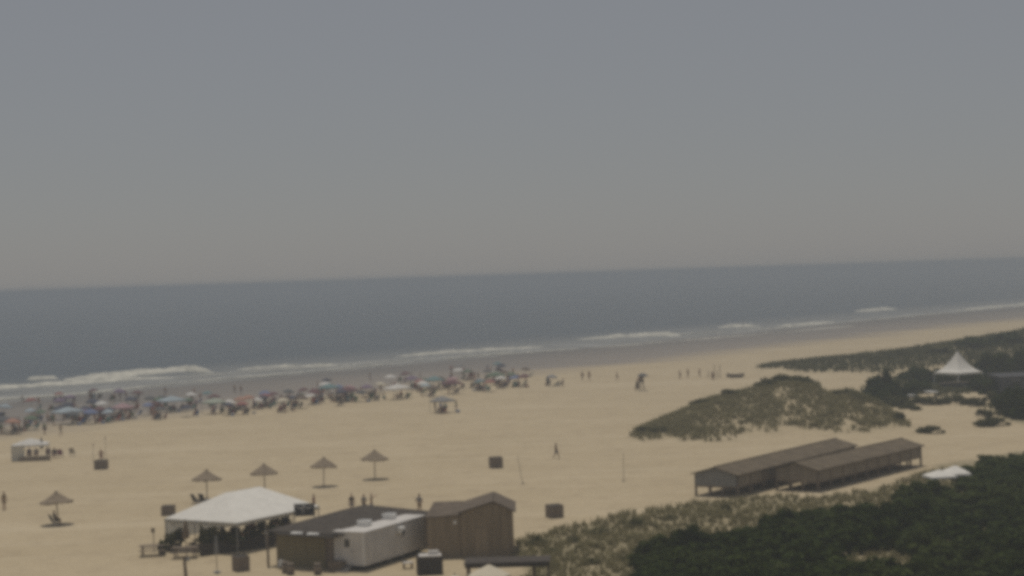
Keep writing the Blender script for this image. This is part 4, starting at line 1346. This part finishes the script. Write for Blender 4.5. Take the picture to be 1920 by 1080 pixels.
def shade(kind, loc, colour, label, group, rz=0.0, tilt=0.0, scale=1.0):
    cc = SHC[colour]; g_ = sum(cc) / 3
    m_ = colour_canvas(colour, tuple(v * .55 + g_ * .42 for v in cc))
    if kind == 'umb':
        o = thing('beach_umbrella', label, 'umbrella', loc, rz, group)
        o.rotation_euler = (tilt, tilt * .6, rz); o.scale = (scale,) * 3
        for nm, me_ in zip(('canopy', 'pole', 'ribs'), UMB):
            c = bpy.data.objects.new(nm, me_); col.objects.link(c); c.parent = o
            if nm == 'canopy': objmat(c, m_)
    else:
        o = thing('canopy_tent', label, 'canopy', loc, rz, group)
        o.scale = (scale * (1.5 if kind == 'long' else 1.0), scale, scale * .95)
        for nm, me_ in (('canopy', POP[0]), ('valance', POP[1])):
            c = bpy.data.objects.new(nm, me_); col.objects.link(c); c.parent = o; objmat(c, m_)
        for x in (-1.45, 1.45):
            for y in (-1.45, 1.45):
                c = bpy.data.objects.new('leg', POP[2]); col.objects.link(c); c.parent = o; c.location = (x, y, 0)
    return o
CROWD = 'umbrellas and canopies of the crowd along the water'
LAND = []   # landmark shades: px, py, kind, colour, short phrase
for px, py, kind, colour, lab, short in [
    (6, 812, 'pop', 'slate', 'dark slate canopy at the far left edge of the crowd', 'the dark slate canopy'),
    (60, 766, 'umb', 'red', 'red umbrella near the water at the left of the crowd', 'the red umbrella at left'),
    (58, 806, 'umb', 'green', 'dark green umbrella behind the white pop up tent at left', 'the dark green umbrella at left'),
    (24, 814, 'umb', 'orange', 'faded orange brown umbrella beside the slate canopy', 'the orange brown umbrella'),
    (128, 794, 'long', 'pale blue', 'wide pale blue canopy with deep shade at left of the crowd', 'the wide pale blue canopy'),
    (112, 768, 'umb', 'purple', 'purple umbrella behind the wide pale blue canopy', 'the purple umbrella at left'),
    (186, 788, 'umb', 'maroon', 'dull red umbrella right of the wide pale blue canopy', 'the dull red umbrella'),
    (230, 786, 'pop', 'pink', 'pale pink canopy right of the dull red umbrella', 'the pale pink canopy'),
    (322, 772, 'long', 'pale blue', 'large light blue canopy in the left middle of the crowd', 'the large light blue canopy'),
    (358, 757, 'umb', 'white', 'small white umbrella right behind the large light blue canopy', 'the small white umbrella'),
    (402, 776, 'pop', 'pale green', 'pale teal canopy left of the orange umbrella', 'the pale teal canopy'),
    (452, 768, 'umb', 'orange', 'bright orange umbrella standing out in the crowd', 'the bright orange umbrella'),
    (466, 766, 'umb', 'orange', 'second orange umbrella overlapping the bright one', 'the second orange umbrella'),
    (497, 756, 'umb', 'blue', 'grey blue umbrella right of the orange umbrellas', 'the grey blue umbrella'),
    (531, 772, 'umb', 'cream', 'low cream umbrella at the landward edge of the crowd', 'the low cream umbrella'),
    (563, 766, 'umb', 'brown', 'brown umbrella over a dense group right of the cream one', 'the brown umbrella'),
    (588, 756, 'umb', 'maroon', 'maroon umbrella left of the white and teal canopy', 'the maroon umbrella'),
    (618, 746, 'pop', 'teal', 'teal canopy with white top in the middle of the crowd', 'the teal canopy'),
    (611, 738, 'umb', 'white', 'white umbrella peeking above the teal canopy', 'the white umbrella over teal'),
    (652, 752, 'pop', 'maroon', 'maroon and pink canopy in the middle of the crowd', 'the maroon canopy'),
    (655, 745, 'umb', 'pink', 'pink umbrella above the maroon canopy', 'the pink umbrella'),
    (688, 745, 'umb', 'purple', 'violet umbrella left of the cream one', 'the violet umbrella'),
    (712, 738, 'umb', 'cream', 'bright cream umbrella at the left end of the long white canopy', 'the bright cream umbrella'),
    (746, 748, 'long', 'white', 'long white canopy over a dark group, middle right of the crowd', 'the long white canopy'),
    (773, 729, 'umb', 'purple', 'purple umbrella seaward of the long white canopy', 'the seaward purple umbrella'),
    (732, 725, 'umb', 'white', 'white umbrella seaward of the long white canopy', 'the seaward white umbrella'),
    (815, 731, 'pop', 'teal', 'blue green canopy right of the long white canopy', 'the blue green canopy'),
    (850, 730, 'umb', 'pink', 'pale pink umbrella right of the blue green canopy', 'the pale pink umbrella'),
    (848, 738, 'pop', 'maroon', 'dark maroon canopy in front of the pale pink umbrella', 'the dark maroon canopy'),
    (930, 722, 'pop', 'green', 'green canopy near the right end of the crowd', 'the green canopy'),
    (931, 717, 'umb', 'white', 'white umbrella topping the green canopy', 'the white over green umbrella'),
    (968, 726, 'umb', 'blue', 'vivid blue umbrella at the right end of the crowd', 'the vivid blue umbrella'),
    (985, 726, 'umb', 'maroon', 'dark red umbrella at the very right end of the crowd', 'the dark red end umbrella'),
    (830, 774, 'pop', 'grey', 'pale grey canopy standing alone on the sand landward of the crowd', 'the lone pale grey canopy'),
    (1034, 724, 'umb', 'grey', 'pale grey umbrella of the small group right of the crowd', 'the outlying grey umbrella')]:
    p = G(px, py); p.z = hz(p.x, p.y)
    tl = random.uniform(-.12, .12) if kind == 'umb' else 0
    sc2 = {'umb': random.uniform(.95, 1.12), 'pop': 0.9, 'long': 0.92}[kind]
    shade(kind, p, colour, lab, CROWD, SH + random.uniform(-.15, .15), tl, sc2)
    LAND.append((p, short))
def rel(p):
    """words that place a point next to the nearest landmark shade, as the photograph shows it"""
    q, s = min(LAND, key=lambda a: (a[0] - p).length)
    d = p - q
    if abs(d.x) > 0.6 * abs(d.y) and abs(d.x) > 1.0:
        w = 'right of' if d.x > 0 else 'left of'
    else:
        w = 'behind' if d.y > 0 else 'in front of'
    return w + ' ' + s
rc = random.Random(4)
fills = []
def crowd_line(px):
    """image row of the landward edge of the crowd"""
    xs = [0, 100, 250, 420, 560, 700, 860, 1000]; ys = [812, 800, 790, 780, 770, 754, 742, 728]
    return float(np.interp(px, xs, ys))
while len(fills) < 78:
    px = rc.uniform(-10, 985); py = crowd_line(px) - abs(rc.gauss(0, 17))
    p = G(px, py)
    if any((p - q).length < 2.3 for q in fills) or any((p - q[0]).length < 2.0 for q in LAND): continue
    fills.append(p)
    p.z = hz(p.x, p.y)
    cn = rc.choice(['navy', 'blue', 'maroon', 'purple', 'grey', 'teal', 'slate', 'brown', 'pale blue', 'red', 'white', 'green', 'navy', 'slate', 'brown', 'maroon'])
    shade('umb', p, cn, f'{cn} beach umbrella {rel(p)}', CROWD, rc.random() * 6, rc.uniform(-.15, .15), rc.uniform(.85, 1.05))
spots = [q[0] for q in LAND] + fills
tops = ['white', 'black', 'navy', 'red', 'blue', 'grey', 'green', 'pink', 'teal', 'maroon', 'khaki', 'purple']
seen = {}
def uniq(label, what):
    return label
for i, p in enumerate(spots):
    k = rc.choice((1, 2, 2, 3))
    for j in range(k):
        off = SU * rc.uniform(-1.6, 1.6) + SN * rc.uniform(-1.3, 1.1)
        q = p + off; q.z = hz(q.x, q.y)
        rz = SEA_RZ + rc.uniform(-.5, .5)
        cn = rc.choice(['navy', 'blue', 'teal', 'red', 'black', 'green', 'maroon', 'grey'])
        chair(q, rz, cn, f'{cn} beach chair {rel(q)}', 'beach chairs in the crowd')
        if rc.random() < .65:
            tp, bt = rc.choice(tops), rc.choice(['navy', 'black', 'blue', 'red', 'khaki', 'maroon'])
            person((q.x, q.y, q.z - .06), 'sit', rz, f'person in {tp} top sitting {rel(q)}', tp, bt, group='people in the crowd by the water')
    for j in range(rc.choice((0, 1, 1, 2))):
        q = p + SU * rc.uniform(-2.8, 2.8) + SN * rc.uniform(-2.0, 2.4); q.z = hz(q.x, q.y)
        tp = rc.choice(tops + [None] * 8); bt = rc.choice(['navy', 'black', 'blue', 'red', 'khaki', 'maroon', 'teal'])
        ps = rc.choice(['stand', 'hips', 'walk', 'ground', 'reach'])
        act = {'stand': 'standing', 'hips': 'standing hands on hips', 'walk': 'walking', 'ground': 'sitting on the sand', 'reach': 'reaching out'}[ps]
        who = f'in {tp} top' if tp else f'in {bt} swimwear'
        person(q, ps, rc.random() * 6.28, f'person {who} {act} {rel(q)}', tp, bt, group='people in the crowd by the water')
    if rc.random() < .35:
        q = p + SU * rc.uniform(-1.5, 1.5) + SN * rc.uniform(-2.0, -1.2); q.z = hz(q.x, q.y)
        cn = rc.choice(['red', 'blue', 'white'])
        o = thing('cooler', f'{cn} cooler box on the sand {rel(q)}', 'cooler', q, rc.random() * 3, 'coolers in the crowd')
        MB().box((0, 0, .17), (.55, .34, .34)).build('body', CLOTH[cn], o)
        MB().box((0, 0, .37), (.57, .36, .06)).build('lid', CLOTH['white'], o)
# bathers between the crowd and the water
for px, py, lab in [(42, 752, 'bather at the water edge at far left, by the red umbrella'), (73, 757, 'bather in the shallows right of the red umbrella'), (169, 745, 'bather alone on the wet sand behind the dull red umbrella'), (215, 752, 'bather on the wet sand behind the pale pink canopy'), (260, 747, 'bather on the wet sand left of the large light blue canopy'),
                    (310, 740, 'bather on the wet sand behind the large light blue canopy'), (364, 743, 'bather on the wet sand behind the small white umbrella'), (440, 735, 'bather behind the orange umbrellas, left one'), (452, 737, 'bather behind the orange umbrellas, right one'), (694, 712, 'bather on the wet sand behind the violet umbrella'),
                    (890, 714, 'left of two tall standing figures left of the green canopy'), (897, 713, 'right of two tall standing figures left of the green canopy'), (962, 706, 'bather on the wet sand behind the vivid blue umbrella'), (920, 700, 'bather on the wet sand behind the green canopy')]:
    person_px(px, py, rc.choice(['stand', 'walk', 'hips']), rc.random() * 6.28, lab, None, rc.choice(['navy', 'black', 'red', 'blue']))
for px, py, lab in [(816, 774, 'person standing at the left leg of the lone pale grey canopy'), (836, 776, 'person standing under the lone pale grey canopy'), (856, 772, 'person standing right of the lone pale grey canopy'),
                    (1026, 723, 'person left of the grey umbrella right of the crowd'), (1056, 726, 'person at the right end of the small group right of the crowd')]:
    person_px(px, py, rc.choice(['stand', 'hips']), rc.random() * 6.28, lab, rc.choice(tops), 'navy')
chair_px(1043, 724, SEA_RZ, 'black', 'left dark chair of the small group right of the crowd')
chair_px(1050, 724, SEA_RZ, 'black', 'right dark chair of the small group right of the crowd')
chair_px(824, 776, SEA_RZ, 'black', 'dark chair under the lone pale grey canopy')

# white pop up with side wall and long counter at left
pu = G(58, 862)
s = shade('long', (pu.x, pu.y, hz(pu.x, pu.y)), 'white', 'white pop up tent with side wall and long dark table on the left sand', None, math.radians(8), 0, 0.92)

MB().add([(-1.48, -1.5, 2.1), (-0.35, -1.5, 2.1), (-.38, -1.5, 0.05), (-1.48, -1.5, 0.05)], [(0, 1, 2, 3)]).build('side_wall', clear_wall, s)
dt = thing('folding_table', 'long dark draped table in front of the white pop up tent', 'table', G(66, 864), math.radians(8))
MB().box((0, 0, .5), (3.6, .75, .06)).build('top', wood_post, dt)
MB().box((0, -.36, .25), (3.6, .04, .5)).build('drape', crate_m, dt)
for x in (-1.7, 1.7):
    for y in (-.3, .3):
        MB().box((x, y, .24), (.05, .05, .5)).build('leg', dark_metal, dt)
for px, py, lab in [(36, 860, 'person sitting at the left end of the draped table'), (55, 859, 'person sitting behind the middle of the draped table'), (68, 858, 'person sitting right of the middle of the draped table'), (90, 857, 'person sitting at the right end of the draped table'), (102, 859, 'person sitting just beyond the right end of the draped table')]:
    q = G(px, py); q.z = hz(q.x, q.y)
    chair(q, 0.2, 'black', lab.replace('person sitting', 'dark chair'), 'chairs at the draped table')
    person((q.x, q.y, q.z - .06), 'sit', 0.2, lab, rc.choice(['black', 'navy', 'maroon', 'grey']), 'black')
chair_px(114, 858, .5, 'maroon', 'dark chair on the sand right of the draped table')
chair_px(136, 855, .5, 'khaki', 'single chair farthest right of the draped table')
def closed_umbrella(px, py, hgt, label, material, rad=.17):
    q = G(px, py)
    o = thing('closed_umbrella', label, 'umbrella', (q.x, q.y, hz(q.x, q.y)), 0, 'closed umbrellas')
    def jg(i, r, z): return (r * (1 + .22 * (i % 2)), z)
    MB().lathe([(.02, hgt), (.07, hgt - .15), (rad, hgt - .8), (rad * 1.15, hgt - 1.25), (rad * .9, hgt - 1.35), (.03, hgt - 1.3)], 12, jg).build('canopy', material, o)
    MB().tube((0, 0, -.1), (0, 0, hgt + .08), .028).build('pole', wood_post, o)
    MB().lathe([(.001, 0), (.28, 0), (.27, .08), (.05, .11)], 12).build('base', grey_metal, o)
closed_umbrella(79, 862, 2.7, 'closed dark umbrella standing before the white pop up tent', CLOTH['grey'])

# ------------------------------------------------------------------ lifeguard stand and its neighbours right of the crowd
ls_p = G(1200, 733)
ls = thing('lifeguard_stand', 'dark lifeguard stand under an umbrella on the sand right of the crowd', 'lifeguard stand', (ls_p.x, ls_p.y, hz(ls_p.x, ls_p.y)), SEA_RZ)
for sx in (-.5, .5):
    for sy in (-.45, .45):
        MB().tube((sx * 1.3, sy * 1.3, -.1), (sx * .9, sy * .9, 1.5), .06).build('leg', wood_post, ls)
MB().box((0, 0, 1.5), (1.2, 1.0, .1)).build('platform', wood_post, ls)
MB().box((0, .4, 2.0), (1.2, .06, .9)).build('backrest', wood_post, ls)
MB().box((0, .1, 1.82), (1.1, .5, .06)).build('seat', wood_post, ls)
MB().slab([(-.55, -.55, .35), (.55, -.55, .35), (.5, -.42, 1.4), (-.5, -.42, 1.4)], .04).build('front_board', crate_m, ls)
for i in range(5):
    MB().box((0, .62 - i * .03, .25 + i * .28), (.7, .06, .05)).build('rung', wood_post, ls)
q = (ls_p.x, ls_p.y, hz(ls_p.x, ls_p.y) + 1.42)
person(q, 'sit', SEA_RZ, 'lifeguard sitting on the dark stand right of the crowd', 'red', 'red', 1, 0)
o = shade('umb', (ls_p.x + .5, ls_p.y + .3, hz(ls_p.x, ls_p.y) + 1.55), 'slate', 'dark umbrella opened over the lifeguard stand', 'lifeguard shade', 0, 0.05, .82)
del o['group']
o.location.z -= .35
for i, (px, py, hgt) in enumerate([(1328, 709, 1.5), (1334, 710, 1.3), (1340, 711, 2.6), (1345, 709, 1.4), (1350, 709, 2.5)]):
    lab = ['leftmost short post of the beach post row', 'second short post of the beach post row', 'tall post in the middle of the beach post row', 'short post right of the tall middle post', 'rightmost tall post of the beach post row'][i]
    q = G(px, py)
    o = thing('beach_post', lab, 'post', (q.x, q.y, hz(q.x, q.y)), 0, 'row of posts on the sand left of the far dune')
    MB().tube((0, 0, -.3), (.03, 0, hgt), .06, .05, 8).build('post', wood_post, o)
    MB().lathe([(.055, hgt - .01), (.06, hgt + .02), (.01, hgt + .05)], 8).build('cap', grey_metal, o)
for px, py, lab in [(1312, 707, 'bather left of the beach post row, near it'), (1337, 713, 'bather among the beach posts'), (1290, 708, 'bather between the lifeguard stand and the beach posts')]:
    person_px(px, py, 'stand', rc.random() * 6, lab, None, 'black')
bt = G(1379, 708)
boat = thing('rowing_boat', 'dark rowing boat lying on the sand right of the beach posts', 'boat', (bt.x, bt.y, hz(bt.x, bt.y)), math.radians(-8))
m = MB(); vs_ = []; k = 9
for i in range(k):
    t = i / (k - 1) * 2 - 1
    w = .72 * (1 - abs(t) ** 2.4) + .03; sheer = .62 + .22 * t * t; keel = .05 + .18 * abs(t) ** 3
    x = t * 1.6
    vs_ += [(x, -w, sheer), (x, -w * .75, keel + .14), (x, 0, keel), (x, w * .75, keel + .14), (x, w, sheer)]
m.add(vs_, [(i * 5 + j, (i + 1) * 5 + j, (i + 1) * 5 + j + 1, i * 5 + j + 1) for i in range(k - 1) for j in range(4)])
ho = m.build('hull', crate_m, boat); so = ho.modifiers.new('solid', 'SOLIDIFY'); so.thickness = .05
for x in (-.7, .1, .8):
    MB().box((x, 0, .48), (.22, 1.15, .04)).build('thwart', wood_post, boat)

# ------------------------------------------------------------------ under and around the white tent: tables, people, plants
def picnic(loc, rz, label):
    o = thing('picnic_table', label, 'table', loc, rz, 'picnic tables around the white tent')
    for i in range(5):
        MB().box((0, -.32 + .16 * i, .75), (1.9, .145, .045)).build('top_plank', wood_post, o)
    for y in (-.72, .72):
        MB().box((0, y, .45), (1.9, .28, .045)).build('seat_plank', wood_post, o)
    for x in (-.7, .7):
        for s in (-1, 1):
            MB().tube((x, s * .62, -.05), (x, s * .2, .73), .05, n=6).build('leg', wood_post, o)
        MB().box((x, 0, .41), (.07, 1.6, .09)).build('cross_beam', wood_post, o)
    return o
def T(x, y):
    q = tc_ + tu * x + tv * y; return Vector((q.x, q.y, hz(q.x, q.y)))
p = G(286, 1042); p.z = hz(p.x, p.y)
picnic(p, .15, 'picnic table at the left of the tent beside the thin post')
p = G(348, 1046); p.z = hz(p.x, p.y)
picnic(p, .0, 'picnic table in front of the left tent corner with a closed umbrella')
tabs = [(-3.4, -1.6), (-3.2, 1.3), (-.6, -1.5), (-.3, 1.5), (2.3, -1.5), (2.5, 1.4)]
names = ['front left', 'rear left', 'front middle', 'rear middle', 'front right', 'rear right']
for (x, y), nm in zip(tabs, names):
    picnic(T(x, y), TA + .1, f'picnic table in the shade under the white tent, {nm} one')
    for k, (dx, dy, rz) in enumerate(((-.5, -.72, math.pi), (.45, .72, 0), (.5, -.72, math.pi))):
        if rc.random() < .8:
            q = T(x + dx, y + dy)
            tp = rc.choice(['black', 'navy', 'maroon', 'grey', 'white', 'green'])
            person((q.x, q.y, q.z - .02), 'sit', TA + .1 + rz, f'person in {tp} top sitting at the {nm} table under the white tent', tp, 'black', group='people sitting under the white tent')
for x, y, tp, lab in [(-4.2, .2, 'black', 'person in black standing at the left end under the white tent'), (.9, -2.6, 'grey', 'person in grey standing at the front edge under the white tent'), (3.9, -1.0, 'navy', 'person in navy standing near the right end under the white tent'), (1.2, .2, 'maroon', 'person in maroon standing in the middle under the white tent')]:
    person(T(x, y), rc.choice(['stand', 'hips', 'reach']), rc.random() * 6, lab, tp, 'black')
def planter(loc, hgt, label, rad=.55):
    o = thing('potted_shrub', label, 'plant', loc, random.random() * 6, 'potted shrubs around the white tent')
    MB().lathe([(.001, .0), (.24, .0), (.32, .45), (.27, .45), (.26, .38), (.001, .38)], 14).build('pot', terracotta, o)
    c = bpy.data.objects.new('crown', random.choice(SMALL)[0]); col.objects.link(c); c.parent = o; c.location = (0, 0, .35); c.scale = (rad, rad, hgt)
    objmat(c, random.choice((lm_green, lm_mid, lm_mid)))
    t = bpy.data.objects.new('trunk', SMALL[0][1]); col.objects.link(t); t.parent = o; t.location = (0, 0, .3); t.scale = (rad * .8, rad * .8, hgt * .8)
for px, py, hgt, rad, lab in [(318, 1034, 1.2, .6, 'bushy potted shrub at the left tent corner'), (304, 1040, .8, .4, 'smaller potted shrub left of the bushy one at the tent corner'),
                    (384, 1038, 1.7, .55, 'tall dark potted shrub in front of the tent'), (404, 1036, 1.8, .55, 'second tall dark potted shrub in front of the tent'), (430, 1034, 1.1, .7, 'broad potted shrub at the front middle of the tent'),
                    (455, 1030, 1.0, .65, 'broad potted shrub right of the front middle of the tent'), (480, 1026, 1.1, .65, 'potted shrub near the right front of the tent'), (505, 1018, 1.0, .6, 'potted shrub between the tent and the bar hut'),
                    (394, 1030, 1.5, .5, 'tall dark shrub behind the two front potted shrubs'), (420, 1027, 1.1, .55, 'wide dark shrub in the tent shade, left of the middle'), (443, 1022, 1.3, .55, 'wide dark shrub in the tent shade at the middle'), (468, 1018, 1.0, .55, 'wide dark shrub in the tent shade, right of the middle'),
                    (492, 1012, 1.3, .6, 'dark shrub in the tent shade near the banner frame'), (516, 1006, 1.4, .6, 'dark shrub beside the left roof corner of the bar hut'), (536, 1000, 1.2, .6, 'dark shrub behind the left roof corner of the bar hut'), (334, 1030, 1.3, .6, 'dark shrub in a pot under the left tent corner')]:
    p = G(px, py); p.z = hz(p.x, p.y); planter(p, hgt, lab, rad)
# low plank wall along the tent front
wf_ = thing('plank_screen', 'low dark plank screen along the front of the white tent', 'screen', G(446, 1034), math.radians(40))
for i in range(14):
    MB().box((-3.0 + i * .46, 0, .45), (.42, .05, .9 + .04 * (i % 3))).build('plank', dark_roof, wf_)
MB().box((0, .05, .7), (6.4, .05, .1)).build('rail', wood_post, wf_)
closed_umbrella(350, 1050, 2.9, 'closed brown umbrella rising from the picnic table by the tent corner', mat('brown_canvas', (.16, .12, .085), .9, .15), .2)
closed_umbrella(407, 1074, 2.6, 'closed dark umbrella on a grey foot in front of the tent', CLOTH['grey'], .12)
sp = G(289, 1034)
o = thing('sign_post', 'thin post with a small board left of the white tent', 'sign', (sp.x, sp.y, hz(sp.x, sp.y)), 0)
MB().tube((0, 0, -.2), (0, 0, 1.75), .035).build('post', wood_post, o)
MB().box((-.03, -.05, 1.6), (.26, .03, .36)).build('board', wood_post, o)
sp = G(352, 1085)
o = thing('palm_stump', 'brown wooden post at the bottom edge below the picnic table', 'post', (sp.x, sp.y, hz(sp.x, sp.y)), 0)
o.name = 'wooden_post'
MB().tube((0, 0, -.2), (-.1, 0, 1.55), .13, .10, 9).build('post', wood_post, o)
MB().lathe([(.11, 1.5), (.12, 1.56), (.02, 1.62)], 9).build('cap', wood_post, o)
o.children[1].location.x = -.1

# ------------------------------------------------------------------ clutter around the bar hut
q = G(527, 1066)
o = thing('menu_board', 'small white board leaning at the left corner of the bar hut', 'sign', (q.x, q.y, hz(q.x, q.y)), .2)
MB().box((0, 0, .38), (.36, .04, .5), rx=-.2).build('board', white_plastic, o)
MB().tube((-.1, .16, 0), (-.1, .02, .5), .015, n=5).tube((.1, .16, 0), (.1, .02, .5), .015, n=5).build('prop', wood_post, o)
keg = None
for k_, (px, py, lab) in enumerate([(536, 1074, 'dark barrel left of the olive bar front'), (545, 1077, 'second dark barrel before the olive bar front'), (596, 1077, 'dark barrel at the right of the olive bar front')]):
    q = G(px, py)
    o = thing('barrel', lab, 'barrel', (q.x, q.y, hz(q.x, q.y)), 0, 'barrels by the bar hut')
    MB().lathe([(.001, 0), (.24, 0), (.29, .3), (.29, .45), (.24, .78), (.001, .78)], 14).build('staves', crate_m, o, smooth=False)
    for z in (.12, .62):
        MB().lathe([(.275, z), (.28, z), (.285, z + .05), (.27, z + .05)], 14).build('hoop', dark_metal, o)
